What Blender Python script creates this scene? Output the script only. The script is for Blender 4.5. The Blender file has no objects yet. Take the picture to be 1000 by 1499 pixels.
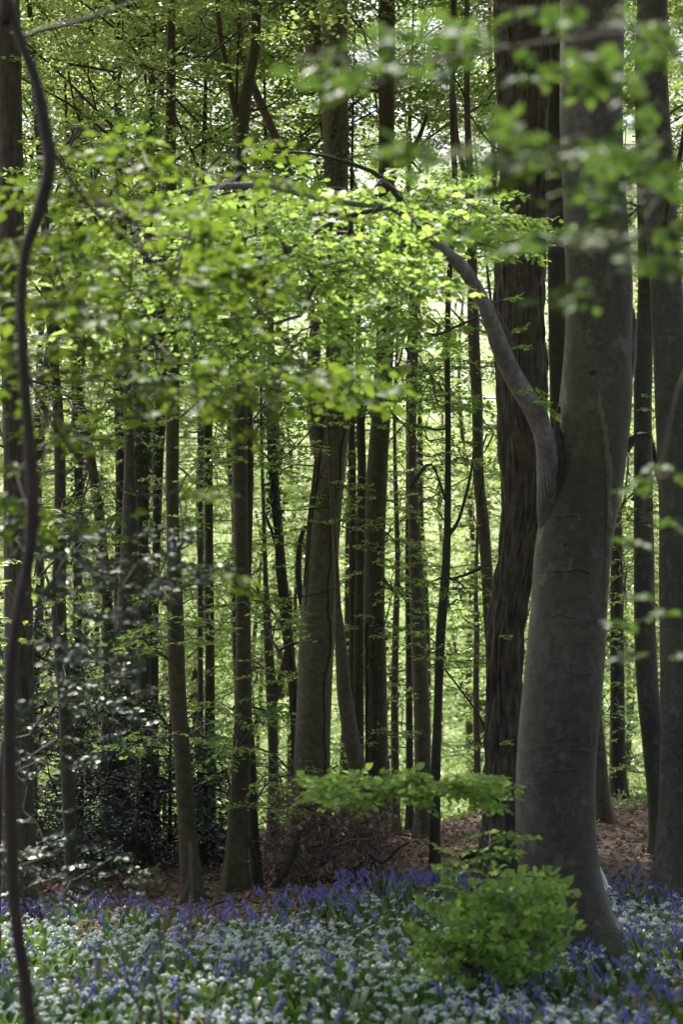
import bpy, math
import numpy as np
from mathutils import Vector, Matrix

S = bpy.context.scene
COL = S.collection
rng = np.random.default_rng(11)

# ------------------------------------------------------------------ camera, sky, sun, exposure
LENS, SENSOR, PITCH, EYE = 70.0, 24.0, math.radians(6.4), 1.6
FPX = LENS / SENSOR * 1000.0
cam_d = bpy.data.cameras.new("camera")
cam_d.lens = LENS; cam_d.sensor_fit = 'HORIZONTAL'; cam_d.sensor_width = SENSOR
cam_d.clip_start = 0.1; cam_d.clip_end = 2000.0
cam_d.dof.use_dof = True; cam_d.dof.focus_distance = 20.0; cam_d.dof.aperture_fstop = 2.3
cam_d.dof.aperture_blades = 0
cam = bpy.data.objects.new("camera", cam_d); COL.objects.link(cam)
cam.location = (0, 0, EYE); cam.rotation_euler = (math.pi / 2 + PITCH, 0, 0)
S.camera = cam

SUN_EL, SUN_AZ = math.radians(60), math.radians(-25)      # azimuth from +Y towards +X
SUN_DIR = np.array([math.sin(SUN_AZ) * math.cos(SUN_EL), math.cos(SUN_AZ) * math.cos(SUN_EL), math.sin(SUN_EL)])
world = bpy.data.worlds.new("World"); S.world = world; world.use_nodes = True
wn = world.node_tree.nodes; wl = world.node_tree.links
wn.clear()
sky = wn.new('ShaderNodeTexSky'); sky.sky_type = 'NISHITA'; sky.sun_disc = False
sky.sun_elevation = SUN_EL; sky.sun_rotation = SUN_AZ; sky.air_density = 0.8; sky.dust_density = 6.0
bg = wn.new('ShaderNodeBackground'); bg.inputs['Strength'].default_value = 0.12
wo = wn.new('ShaderNodeOutputWorld')
wl.new(sky.outputs[0], bg.inputs[0]); wl.new(bg.outputs[0], wo.inputs[0])
sun_d = bpy.data.lights.new("sun", 'SUN'); sun_d.energy = 5.0; sun_d.angle = math.radians(0.5); sun_d.color = (1, 0.95, 0.86)
sun = bpy.data.objects.new("sun", sun_d); COL.objects.link(sun)
sun.rotation_euler = Vector(-SUN_DIR).to_track_quat('-Z', 'Y').to_euler()
S.view_settings.view_transform = 'Standard'; S.view_settings.look = 'None'
S.view_settings.exposure = 1.95; S.view_settings.gamma = 1.0; S.view_settings.use_curve_mapping = False
S.cycles.max_bounces = 10; S.cycles.diffuse_bounces = 7; S.cycles.transmission_bounces = 6
S.cycles.glossy_bounces = 2; S.cycles.use_denoising = True
S.cycles.sample_clamp_indirect = 6.0

# ------------------------------------------------------------------ basics
CP, SP = math.cos(PITCH), math.sin(PITCH)
def P(px, py, Y):
    """a point of the place at distance Y in front of the viewpoint, in the direction measured on the photograph"""
    u = (px - 500.0) / FPX; v = (749.5 - py) / FPX
    y = CP - v * SP; z = SP + v * CP; t = Y / y
    return np.array([u * t, Y, EYE + z * t])
def W(w, py, Y):
    v = (749.5 - py) / FPX
    return w * (Y / (CP - v * SP)) / FPX
def sst(a, b, x):
    t = np.clip((np.asarray(x, float) - a) / (b - a), 0, 1); return t * t * (3 - 2 * t)
def ground(x, y):
    x = np.asarray(x, float); y = np.asarray(y, float)
    h = 0.035 * np.sin(x * 1.3 + y * .7) + 0.03 * np.sin(y * 1.1 - x * .6) + .02 * np.sin(x * 3.1 + y * 2.3)
    h = h * sst(6, 14, y) * (1 - .5 * sst(18, 30, y))
    sx = sst(0.6, 3.4, x)
    h = h + 0.10 * sst(20, 31, y) + 0.50 * sst(20, 30, y) * sx
    h = h - 0.12 * sst(14, 19, y) * (1 - sst(-4, 0, x)) * (1 - sst(24, 31, y))
    h = h - 7.5 * sst(32, 66, y) - 0.8 * sst(32, 37, y)
    h = h + 40 * sst(74, 190, y) + 1.5 * np.sin(x / 37.) * sst(90, 160, y)
    return h

def mesh_from(name, V, faces, smooth=False):
    """V (n,3), faces: list of int arrays (m,k)"""
    me = bpy.data.meshes.new(name)
    V = np.asarray(V, np.float32); me.vertices.add(len(V)); me.vertices.foreach_set('co', V.ravel())
    faces = [np.asarray(f, np.int32) for f in faces if len(f)]
    nl = sum(f.size for f in faces); nf = sum(len(f) for f in faces)
    me.loops.add(nl); me.polygons.add(nf)
    me.loops.foreach_set('vertex_index', np.concatenate([f.ravel() for f in faces]))
    tot = np.concatenate([np.full(len(f), f.shape[1], np.int32) for f in faces])
    start = np.concatenate([[0], np.cumsum(tot)[:-1]]).astype(np.int32)
    me.polygons.foreach_set('loop_start', start); me.polygons.foreach_set('loop_total', tot)
    if smooth: me.polygons.foreach_set('use_smooth', np.ones(nf, bool))
    me.update(calc_edges=True)
    return me
class Acc:
    def __init__(s): s.V = []; s.F = {}; s.n = 0
    def add(s, V, *faces):
        V = np.asarray(V, float)
        for f in faces:
            f = np.asarray(f, np.int64)
            if len(f): s.F.setdefault(f.shape[1], []).append(f + s.n)
        s.V.append(V); s.n += len(V)
    def mesh(s, name, smooth=False, origin=(0, 0, 0)):
        V = np.concatenate(s.V) - np.asarray(origin)
        return mesh_from(name, V, [np.concatenate(f) for f in s.F.values()], smooth)
def link(name, data, mat=None, parent=None, kind=None):
    o = bpy.data.objects.new(name, data); COL.objects.link(o)
    if mat is not None and data is not None and not data.materials: data.materials.append(mat)
    if parent is not None: o.parent = parent
    if kind: o['kind'] = kind
    return o
def tag(o, label, cat, group=None):
    o['label'] = label; o['category'] = cat
    if group: o['group'] = group
    return o
def empty(name, loc, label, cat, group=None):
    o = bpy.data.objects.new(name, None); COL.objects.link(o); o.location = Vector(loc); o.empty_display_size = .2
    return tag(o, label, cat, group)

_T = np.random.default_rng(5).random((512, 512))
def vnoise(u, v, pu=None, seed=0):
    u = np.asarray(u, float) + (0 if pu else seed * 17.3); v = np.asarray(v, float) + seed * 7.7 + 100
    iu = np.floor(u).astype(int); iv = np.floor(v).astype(int); fu = u - iu; fv = v - iv
    fu = fu * fu * (3 - 2 * fu); fv = fv * fv * (3 - 2 * fv)
    w = (lambda i: (i % pu) + seed * 13) if pu else (lambda i: i)
    g = lambda a, b: _T[w(a) % 512, b % 512]
    return (g(iu, iv) * (1 - fu) + g(iu + 1, iv) * fu) * (1 - fv) + (g(iu, iv + 1) * (1 - fu) + g(iu + 1, iv + 1) * fu) * fv

def catmull(pts, step):
    """pts (n,k) -> resampled rows about step apart (in the first three columns)"""
    pts = np.asarray(pts, float); n = len(pts)
    e = np.vstack([2 * pts[0] - pts[1], pts, 2 * pts[-1] - pts[-2]]); out = []
    for i in range(n - 1):
        p0, p1, p2, p3 = e[i:i + 4]
        m = max(1, int(math.ceil(np.linalg.norm(p2[:3] - p1[:3]) / step)))
        t = (np.arange(m) / m)[:, None]
        out.append(.5 * (2 * p1 + (p2 - p0) * t + (2 * p0 - 5 * p1 + 4 * p2 - p3) * t ** 2 + (3 * p1 - p0 - 3 * p2 + p3) * t ** 3))
    out.append(pts[-1:]); return np.concatenate(out)
def tube(path, rad, sides=8, rfun=None, cap=True):
    path = np.asarray(path, float); n = len(path); rad = np.broadcast_to(np.asarray(rad, float), (n,))
    T = np.gradient(path, axis=0); T /= np.linalg.norm(T, axis=1)[:, None] + 1e-9
    ref = np.array([0, -1., 0]) if abs(T[0][1]) < .9 else np.array([1., 0, 0])
    A = np.empty_like(T); a = ref - T[0] * (ref @ T[0]); a /= np.linalg.norm(a)
    for i in range(n):
        a = a - T[i] * (a @ T[i]); a /= np.linalg.norm(a) + 1e-9; A[i] = a
    B = np.cross(T, A)
    th = np.arange(sides) / sides * 2 * math.pi
    R = rad[:, None] * np.ones(sides)
    if rfun is not None: R = rfun(R, th[None, :], path)
    V = path[:, None, :] + R[..., None] * (np.cos(th)[None, :, None] * A[:, None, :] + np.sin(th)[None, :, None] * B[:, None, :])
    i = np.arange(n - 1)[:, None] * sides; j = np.arange(sides)[None, :]; k = (j + 1) % sides
    F = np.stack([i + j, i + k, i + sides + k, i + sides + j], -1).reshape(-1, 4)
    V = V.reshape(-1, 3)
    if cap:
        V = np.vstack([V, path[-1:]]); b = (n - 1) * sides; jj = np.arange(sides)
        return V, F, np.stack([b + jj, b + (jj + 1) % sides, np.full(sides, len(V) - 1)], -1)
    return V, F, np.zeros((0, 3), int)

# ------------------------------------------------------------------ materials
def new_mat(name):
    m = bpy.data.materials.new(name); m.use_nodes = True; nt = m.node_tree; nt.nodes.clear()
    out = nt.nodes.new('ShaderNodeOutputMaterial'); return m, nt, out
def N(nt, t, **kw):
    n = nt.nodes.new(t)
    for k, v in kw.items():
        if k in n.inputs: n.inputs[k].default_value = v
        else: setattr(n, k, v)
    return n
def ramp(nt, fac, stops):
    r = nt.nodes.new('ShaderNodeValToRGB'); el = r.color_ramp.elements
    while len(el) < len(stops): el.new(0.5)
    for e, (p, c) in zip(el, stops): e.position = p; e.color = (*c, 1) if len(c) == 3 else c
    nt.links.new(fac, r.inputs[0]); return r
def leaf_mat(name, cols, trans, tfac=.5, rough=.42, spec=.45):
    m, nt, out = new_mat(name); L = nt.links
    g = N(nt, 'ShaderNodeNewGeometry'); oi = N(nt, 'ShaderNodeObjectInfo')
    ad = N(nt, 'ShaderNodeMath', operation='ADD'); L.new(g.outputs['Random Per Island'], ad.inputs[0]); L.new(oi.outputs['Random'], ad.inputs[1])
    fr = N(nt, 'ShaderNodeMath', operation='FRACT'); L.new(ad.outputs[0], fr.inputs[0])
    r1 = ramp(nt, fr.outputs[0], [(i / (len(cols) - 1), c) for i, c in enumerate(cols)])
    mul = N(nt, 'ShaderNodeMix', data_type='RGBA', blend_type='MULTIPLY'); mul.inputs[0].default_value = 1
    tc = N(nt, 'ShaderNodeTexCoord'); nz = N(nt, 'ShaderNodeTexNoise', Scale=1.3); L.new(tc.outputs['Object'], nz.inputs['Vector'])
    r2 = ramp(nt, nz.outputs[0], [(.3, (.75, .8, .7)), (.7, (1.15, 1.1, 1.1))])
    L.new(r1.outputs[0], mul.inputs[6]); L.new(r2.outputs[0], mul.inputs[7])
    pr = N(nt, 'ShaderNodeBsdfPrincipled', Roughness=rough); pr.inputs['Specular IOR Level'].default_value = spec
    L.new(mul.outputs[2], pr.inputs['Base Color'])
    tr = N(nt, 'ShaderNodeBsdfTranslucent')
    m2 = N(nt, 'ShaderNodeMix', data_type='RGBA', blend_type='MULTIPLY'); m2.inputs[0].default_value = 1
    L.new(mul.outputs[2], m2.inputs[6]); m2.inputs[7].default_value = (*trans, 1)
    L.new(m2.outputs[2], tr.inputs[0])
    mx = N(nt, 'ShaderNodeMixShader'); mx.inputs[0].default_value = tfac
    L.new(pr.outputs[0], mx.inputs[1]); L.new(tr.outputs[0], mx.inputs[2]); L.new(mx.outputs[0], out.inputs[0])
    return m
def bark_mat(name, c1, c2, moss, mossamt=.5, stretch=(6, 6, 1.2), bump=.5, wrinkle=0., fine=60, seam=False):
    m, nt, out = new_mat(name); L = nt.links
    tc = N(nt, 'ShaderNodeTexCoord')
    def noise(sc, scale, det=5, rough=.6):
        mp = N(nt, 'ShaderNodeMapping'); mp.inputs['Scale'].default_value = sc; L.new(tc.outputs['Object'], mp.inputs[0])
        n = N(nt, 'ShaderNodeTexNoise', Scale=scale, Detail=det, Roughness=rough); L.new(mp.outputs[0], n.inputs['Vector']); return n
    n1 = noise(stretch, 1.0); col = ramp(nt, n1.outputs[0], [(.3, c1), (.7, c2)])
    n2 = noise((1.6, 1.6, .7), 1.0, 6, .65)
    mr = ramp(nt, n2.outputs[0], [(.42, (0, 0, 0)), (.62, (mossamt,) * 3)])
    mix = N(nt, 'ShaderNodeMix', data_type='RGBA'); L.new(mr.outputs[0], mix.inputs[0]); L.new(col.outputs[0], mix.inputs[6]); mix.inputs[7].default_value = (*moss, 1)
    n3 = noise((3, 3, 3), fine / 12, 4); sp = ramp(nt, n3.outputs[0], [(.35, (.62,) * 3), (.65, (1.2,) * 3)])
    mul = N(nt, 'ShaderNodeMix', data_type='RGBA', blend_type='MULTIPLY'); mul.inputs[0].default_value = 1
    L.new(mix.outputs[2], mul.inputs[6]); L.new(sp.outputs[0], mul.inputs[7])
    last = mul.outputs[2]
    h = N(nt, 'ShaderNodeMath', operation='MULTIPLY_ADD'); L.new(n1.outputs[0], h.inputs[0]); h.inputs[1].default_value = 1
    nf = noise((1, 1, 1), fine, 3); mm = N(nt, 'ShaderNodeMath', operation='MULTIPLY'); L.new(nf.outputs[0], mm.inputs[0]); mm.inputs[1].default_value = .25
    L.new(mm.outputs[0], h.inputs[2]); hh = h.outputs[0]
    if wrinkle:
        nw = noise((1.1, 1.1, 7), 1.0, 4, .6)
        rw = ramp(nt, nw.outputs[0], [(.485, (1,) * 3), (.5, (.1,) * 3), (.515, (1,) * 3)])
        ng = noise((2.2, 2.2, 2.2), 1.0, 2); rg = ramp(nt, ng.outputs[0], [(.5, (1,) * 3), (.6, (0,) * 3)])
        mxw = N(nt, 'ShaderNodeMath', operation='MAXIMUM'); L.new(rw.outputs[0], mxw.inputs[0]); L.new(rg.outputs[0], mxw.inputs[1])
        a = N(nt, 'ShaderNodeMath', operation='MULTIPLY_ADD'); L.new(mxw.outputs[0], a.inputs[0]); a.inputs[1].default_value = wrinkle; L.new(hh, a.inputs[2]); hh = a.outputs[0]
        mc = N(nt, 'ShaderNodeMix', data_type='RGBA', blend_type='MULTIPLY'); mc.inputs[0].default_value = .4
        L.new(last, mc.inputs[6]); L.new(mxw.outputs[0], mc.inputs[7]); last = mc.outputs[2]
    b = N(nt, 'ShaderNodeBump', Strength=bump, Distance=.02); L.new(hh, b.inputs['Height'])
    pr = N(nt, 'ShaderNodeBsdfPrincipled', Roughness=.72); pr.inputs['Specular IOR Level'].default_value = .35
    L.new(last, pr.inputs['Base Color']); L.new(b.outputs[0], pr.inputs['Normal']); L.new(pr.outputs[0], out.inputs[0])
    return m
def beech_detail(m):
    nt = m.node_tree; L = nt.links; pr = [n for n in nt.nodes if n.type == 'BSDF_PRINCIPLED'][0]; src = pr.inputs['Base Color'].links[0].from_socket; tc = [n for n in nt.nodes if n.type == 'TEX_COORD'][0]
    def nz(sc, det=6, r=.65):
        mp = N(nt, 'ShaderNodeMapping'); mp.inputs['Scale'].default_value = sc; L.new(tc.outputs['Object'], mp.inputs[0]); n = N(nt, 'ShaderNodeTexNoise', Scale=1., Detail=det, Roughness=r); L.new(mp.outputs[0], n.inputs['Vector']); return n.outputs[0]
    for fac, stops, col in ((nz((7, 7, 5)), [(.57, (0,) * 3), (.64, (.45,) * 3)], (.13, .125, .095)), (nz((5, 5, .6)), [(.55, (0,) * 3), (.68, (.7,) * 3)], (.022, .018, .012)), (nz((1.1, 1.1, .9), 3), [(.48, (0,) * 3), (.62, (.4,) * 3)], (.05, .047, .024))):
        r_ = ramp(nt, fac, stops); mx_ = N(nt, 'ShaderNodeMix', data_type='RGBA'); L.new(r_.outputs[0], mx_.inputs[0]); L.new(src, mx_.inputs[6]); mx_.inputs[7].default_value = (*col, 1); src = mx_.outputs[2]
    L.new(src, pr.inputs['Base Color'])
def plain(name, cols, rough=.7, trans=0., spec=.3):
    m, nt, out = new_mat(name); L = nt.links
    g = N(nt, 'ShaderNodeNewGeometry'); r1 = ramp(nt, g.outputs['Random Per Island'], [(i / max(1, len(cols) - 1), c) for i, c in enumerate(cols)])
    pr = N(nt, 'ShaderNodeBsdfPrincipled', Roughness=rough); pr.inputs['Specular IOR Level'].default_value = spec
    L.new(r1.outputs[0], pr.inputs['Base Color'])
    if trans:
        t = N(nt, 'ShaderNodeBsdfTranslucent'); L.new(r1.outputs[0], t.inputs[0]); mx = N(nt, 'ShaderNodeMixShader'); mx.inputs[0].default_value = trans
        L.new(pr.outputs[0], mx.inputs[1]); L.new(t.outputs[0], mx.inputs[2]); L.new(mx.outputs[0], out.inputs[0])
    else: L.new(pr.outputs[0], out.inputs[0])
    return m

M_LEAF = leaf_mat('young_beech_leaf', [(.14, .23, .06), (.19, .295, .085), (.26, .365, .135)], (1.38, 1.38, .85), .6, .5, .35)
M_FAR = leaf_mat('far_leaf', [(.125, .19, .06), (.19, .265, .09), (.265, .335, .15)], (1.4, 1.4, .95), .5, .36, .6)
M_SHADE = leaf_mat('shade_painted_leaf', [(.045, .08, .02), (.068, .11, .026), (.09, .14, .034)], (1.5, 1.45, .6), .45, .6, .16)  # darker copy of the young leaf; left-hand shade put into its colour
M_OVERLIT = leaf_mat('overlit_hillside_leaf', [(.27, .34, .19), (.35, .41, .26), (.44, .48, .34)], (1.25, 1.25, 1.0), .5, .4, .6)  # paler copy of the far leaf; overexposed sunlight put into young-leaf colour
M_DIM = leaf_mat('shade_painted_near_leaf', [(.028, .052, .024), (.04, .072, .028), (.058, .096, .034)], (1.35, 1.4, .6), .4, .65, .25)  # darkest leaf copy; dimness of the near branches put into the colour
M_HOLLY = leaf_mat('holly_leaf', [(.024, .042, .034), (.042, .066, .052), (.065, .095, .07)], (1, 1.2, .5), .1, .4, .5)
M_IVY = leaf_mat('ivy_leaf', [(.02, .045, .015), (.03, .07, .02), (.05, .1, .03)], (1, 1.2, .5), .2, .3, .5)
M_BEECH = bark_mat('beech_bark', (.036, .029, .020), (.080, .069, .055), (.032, .029, .012), .6, (2.2, 2.2, .9), .4, .8, 70)
M_LIMB = bark_mat('pale_beech_limb_bark', (.12, .113, .115), (.20, .19, .19), (.075, .072, .055), .3, (4, 4, 6), .4, .5, 80)
M_OAK = bark_mat('ridged_oak_bark', (.008, .005, .003), (.085, .06, .034), (.036, .034, .010), .4, (24, 24, 2.6), 1.0, 0, 50)
M_GREEN = bark_mat('green_brown_bark', (.036, .026, .010), (.070, .054, .020), (.035, .034, .007), .6, (5, 5, 1.2), .5, .4, 60)
M_TAN = bark_mat('tan_bark', (.06, .044, .022), (.105, .08, .042), (.034, .033, .012), .3, (9, 9, 1.2), .7, 0, 60)
M_DARK = bark_mat('dark_bark', (.022, .016, .009), (.046, .035, .018), (.028, .028, .008), .5, (7, 7, 1.5), .6, 0, 60)
M_TWIG = plain('twig_bark', [(.05, .04, .035), (.09, .075, .065)], .7)
M_DEAD = plain('dead_leaf', [(.05, .028, .018), (.15, .085, .055), (.30, .20, .14), (.09, .05, .03), (.20, .12, .08)], .6, .25)
M_PALEWOOD = plain('pale_wood', [(.42, .36, .27)], .7)
M_SCAR = bark_mat('torn_heartwood', (.018, .010, .007), (.075, .04, .026), (.012, .008, .006), .6, (20, 20, 4), 1.0, 0, 40)

beech_detail(M_BEECH)
# ------------------------------------------------------------------ leaves and sprays
def leaf_proto(kind):
    if kind == 'far':
        return np.array([(0, 0, 0), (.45, .34, .08), (1, 0, -.06), (.45, -.34, .08)]), [np.array([(0, 2, 1), (0, 3, 2)])]
    if kind == 'mid':
        return (np.array([(0, 0, 0), (.28, .27, .07), (.66, .27, .05), (1, 0, -.08), (.66, -.27, .05), (.28, -.27, .07), (.5, 0, .0)]),
                [np.array([(0, 6, 2, 1), (0, 5, 4, 6)]), np.array([(6, 3, 2), (6, 4, 3)])])
    # near: rows of left edge, midrib, right edge, waved
    xs = np.array([.06, .2, .38, .56, .74, .9]); ws = np.array([.08, .24, .33, .33, .25, .12]); V = [(0, 0, 0)]
    for i, (x, w) in enumerate(zip(xs, ws)):
        zz = -.22 * x * x; wv = .03 * (-1) ** i
        V += [(x, w, zz + .07 + wv), (x, 0, zz), (x, -w, zz + .07 - wv)]
    V.append((1.03, 0, -.25)); F4 = []; F3 = [(0, 2, 1), (0, 3, 2)]
    for i in range(5):
        a = 1 + i * 3; F4 += [(a, a + 1, a + 4, a + 3), (a + 1, a + 2, a + 5, a + 4)]
    a = 16; F3 += [(a, a + 1, 19), (a + 1, a + 2, 19)]
    return np.array(V), [np.array(F4), np.array(F3)]
PROTO = {k: leaf_proto(k) for k in ('far', 'mid', 'near')}
def unit(a): return a / (np.linalg.norm(a, axis=-1, keepdims=True) + 1e-9)
def leaves_geo(acc, kind, pos, ax, nr, size):
    if len(pos) == 0: return
    V, Fs = PROTO[kind]; ax = unit(ax); nr = unit(nr - ax * (nr * ax).sum(-1, keepdims=True)); sd = np.cross(nr, ax)
    G = pos[:, None, :] + size[:, None, None] * (V[None, :, 0:1] * ax[:, None] + V[None, :, 1:2] * sd[:, None] + V[None, :, 2:3] * nr[:, None])
    k = len(V); off = (np.arange(len(pos)) * k)[:, None, None]
    acc.add(G.reshape(-1, 3), *[(f[None] + off).reshape(-1, f.shape[1]) for f in Fs])

def make_template(r, L=.42, nside=3, gap=.035, lsize=.065, wild=.45, twig_r=.0022):
    """one flat fan of twigs with leaves left and right of each twig; +X outward"""
    pos, ax, nr, sz, tw = [], [], [], [], []
    def twig(o, d, l, lvl):
        d = unit(np.array(d)); n = max(3, int(l / gap)); t = np.arange(1, n + 1) / n
        bend = r.normal(0, .12); side = np.array([-d[1], d[0], 0])
        pts = o + d * (t[:, None] * l) + side * (bend * l * t[:, None] ** 2) + np.array([0, 0, -1]) * (.22 * l * t[:, None] ** 2)
        tw.append((np.vstack([o, pts]), twig_r * (1.4 if lvl == 0 else 1)))
        for i, p in enumerate(pts):
            s = (-1) ** i
            a = d * .62 + side * s * .8 + np.array([0, 0, -.18]) + r.normal(0, .22, 3)
            if i == n - 1: a = d + r.normal(0, .2, 3)
            pos.append(p); ax.append(a); nr.append(np.array([0, 0, 1.]) + r.normal(0, wild, 3)); sz.append(lsize * r.uniform(.62, 1.15))
        if lvl == 0:
            for k in range(nside):
                f = .18 + .7 * k / nside; i = int(f * n); s = (-1) ** k
                twig(pts[i], d * .75 + side * s * .68 + np.array([0, 0, r.normal(0, .12)]), l * (1 - f) * r.uniform(.6, .95), 1)
    twig(np.zeros(3), (1, 0, .12), L, 0)
    acc = Acc()
    for p, rr in tw: acc.add(*tube(p[::2] if len(p) > 5 else p, rr * np.linspace(1, .5, len(p[::2] if len(p) > 5 else p)), 3))
    tv = np.concatenate(acc.V); tf = [np.concatenate(f) for f in acc.F.values()]
    return dict(pos=np.array(pos), ax=np.array(ax), nr=np.array(nr), sz=np.array(sz), tv=tv, tf=tf)
tr = np.random.default_rng(3)
T_FINE = [make_template(tr) for _ in range(14)]
T_LOOSE = [make_template(tr, .36, 2, .05, .075) for _ in range(10)]
T_FAR = [make_template(tr, .62, 4, .055, .082, .6) for _ in range(14)]
T_BUSH = [make_template(tr, .40, 3, .045, .09, .8) for _ in range(12)]
T_WILD = [make_template(tr, .42, 2, .05, .09, 1.3) for _ in range(12)]
T_HOLLY = [make_template(tr, .34, 3, .035, .06, .9) for _ in range(10)]
def place_sprays(templ, origins, az, pitch, scale, r, twigs=None):
    out = [[], [], [], []]
    for o, a, p, s in zip(origins, az, pitch, scale):
        t = templ[r.integers(len(templ))]; ca, sa, cp, sp = math.cos(a), math.sin(a), math.cos(p), math.sin(p)
        R = np.array([[ca * cp, -sa, -ca * sp], [sa * cp, ca, -sa * sp], [sp, 0, cp]])
        if r.random() < .5: R = R @ np.diag([1, -1, 1])
        out[0].append(o + (t['pos'] * s) @ R.T); out[1].append(t['ax'] @ R.T); out[2].append(t['nr'] @ R.T); out[3].append(t['sz'] * (s ** .5))
        if twigs is not None: twigs.add(o + (t['tv'] * s) @ R.T, *t['tf'])
    return [np.concatenate(x) for x in out]
def grow(skel, targets, rt, r, acc, sides=5, up=.12, power=.45, maxr=None, seg=3):
    """branches from a skeleton of points to each target, the nearest node first; returns the azimuth of arrival"""
    pos = [np.asarray(p, float) for p in skel]; par = [-1] * len(pos); ns = len(pos)
    sk = np.array(pos); d0 = np.linalg.norm(targets[:, None] - sk[None], axis=2).min(1); chains = []; az = np.zeros(len(targets)); root = np.zeros(len(targets), int); nroot = []
    for ti in np.argsort(d0):
        t = targets[ti]; A = np.array(pos); dd = np.linalg.norm(A - t, axis=1); j = int(np.argmin(dd)); prev = j; ch = [j]
        root[ti] = j if j < ns else nroot[j - ns]
        L = dd[j]; m = max(1, min(seg, int(L / .12)))
        for k in range(1, m + 1):
            f = k / m; q = A[j] * (1 - f) + t * f + np.array([0, 0, up * L * math.sin(math.pi * f)]) + (r.normal(0, .05 * L, 3) if k < m else 0)
            pos.append(q); par.append(prev); prev = len(pos) - 1; ch.append(prev); nroot.append(root[ti])
        chains.append((ch, root[ti])); v = pos[-1] - pos[-2] if m > 1 else t - A[j]; az[ti] = math.atan2(v[1], v[0])
    w = np.ones(len(pos))
    for i in range(len(pos) - 1, ns - 1, -1):
        if par[i] >= 0: w[par[i]] += w[i]
    pos = np.array(pos)
    for ch, rt_ in chains:
        rad = rt * w[ch] ** power
        if ch[0] < ns: rad[0] = rad[1] * 1.15
        if maxr: rad = np.minimum(rad, maxr)
        (acc.setdefault(rt_, Acc()) if isinstance(acc, dict) else acc).add(*tube(pos[ch], rad, sides))
    return (az, root) if isinstance(acc, dict) else az
def ell_points(ells, n, r, Y0, Y1, jit=1.0):
    """points of the place inside several ellipses seen from the viewpoint, spread through the depth Y0..Y1"""
    a = np.array([e[2] * e[3] * (e[4] if len(e) > 4 else 1) for e in ells]); a = a / a.sum(); out = []
    for _ in range(n):
        e = ells[r.choice(len(ells), p=a)]; th = r.random() * 2 * math.pi; q = math.sqrt(r.random())
        out.append(P(e[0] + e[2] * q * math.cos(th), e[1] + e[3] * q * math.sin(th), r.uniform(Y0, Y1)))
    return np.array(out)
NEAR_MESH = {}
def near_leaf_meshes(mat):
    if mat.name not in NEAR_MESH:
        V, F = PROTO['near']; lst = []
        for k in range(6):
            q = V.copy(); q[:, 1] *= 1 + .12 * (k - 2.5) / 2.5; q[:, 2] += .05 * np.sin(q[:, 0] * 7 + k) ; q[:, 1] += .06 * math.sin(k * 2.) * q[:, 0] ** 2
            me = mesh_from('leaf', q, F, True); me.materials.append(mat); lst.append(me)
        NEAR_MESH[mat.name] = lst
    return NEAR_MESH[mat.name]
CAMP = np.array([0, 0, EYE])
def in_view(p):
    d = p - CAMP; f = d[:, 1] * CP + d[:, 2] * SP; u = d[:, 0] / f * FPX + 500; v = 749.5 - (-d[:, 1] * SP + d[:, 2] * CP) / f * FPX
    return (u > -10) & (u < 1010) & (v > -10) & (v < 1509)
def leaf_parts(parent, origin, lv, mat, nobj, r, kind='near'):
    """the leaves that show largest as parts of their own, the others joined"""
    pos, ax, nr, sz = lv; ax = unit(ax); nr = unit(nr - ax * (nr * ax).sum(-1, keepdims=True)); sd = np.cross(nr, ax)
    score = sz / np.linalg.norm(pos - CAMP, axis=1) * (.35 + np.abs(((pos - CAMP) / np.linalg.norm(pos - CAMP, axis=1)[:, None] * nr).sum(1))) * in_view(pos)
    order = np.argsort(-score); own = order[:nobj]; rest = order[nobj:]
    ms = near_leaf_meshes(mat)
    for i in own:
        o = bpy.data.objects.new('leaf', ms[r.integers(6)]); COL.objects.link(o); o.parent = parent
        s = sz[i]; m = Matrix(((ax[i][0] * s, sd[i][0] * s, nr[i][0] * s, pos[i][0] - origin[0]), (ax[i][1] * s, sd[i][1] * s, nr[i][1] * s, pos[i][1] - origin[1]),
                              (ax[i][2] * s, sd[i][2] * s, nr[i][2] * s, pos[i][2] - origin[2]), (0, 0, 0, 1)))
        o.matrix_local = m
    if len(rest):
        acc = Acc(); leaves_geo(acc, kind, pos[rest], ax[rest], nr[rest], sz[rest])
        link('foliage', acc.mesh('foliage', kind == 'near', origin), mat, parent, 'stuff')

# ------------------------------------------------------------------ ground
gx = np.unique(np.concatenate([np.linspace(-400, -12, 50), np.linspace(-12, 12, 121), np.linspace(12, 400, 50)]))
gy = np.unique(np.concatenate([np.linspace(-60, 4, 14), np.linspace(4, 40, 181), np.linspace(40, 110, 60), np.linspace(110, 900, 60)]))
GX, GY = np.meshgrid(gx, gy); Z = ground(GX, GY)
V = np.stack([GX, GY, Z], -1).reshape(-1, 3); nx = len(gx); i = (np.arange(len(gy) - 1)[:, None] * nx + np.arange(nx - 1)[None]).ravel()
gm, nt, out = new_mat('forest_soil'); L = nt.links
tc = N(nt, 'ShaderNodeTexCoord'); n1 = N(nt, 'ShaderNodeTexNoise', Scale=9., Detail=8.); L.new(tc.outputs['Object'], n1.inputs['Vector'])
soil = ramp(nt, n1.outputs[0], [(.3, (.028, .018, .012)), (.55, (.07, .04, .026)), (.75, (.13, .08, .05))])
n2 = N(nt, 'ShaderNodeTexNoise', Scale=.09, Detail=5.); L.new(tc.outputs['Object'], n2.inputs['Vector'])
mead = ramp(nt, n2.outputs[0], [(.3, (.10, .17, .035)), (.7, (.19, .26, .06))])
sep = N(nt, 'ShaderNodeSeparateXYZ'); L.new(tc.outputs['Object'], sep.inputs[0])
mr = N(nt, 'ShaderNodeMapRange'); L.new(sep.outputs[1], mr.inputs[0]); mr.inputs[1].default_value = 40; mr.inputs[2].default_value = 60
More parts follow.
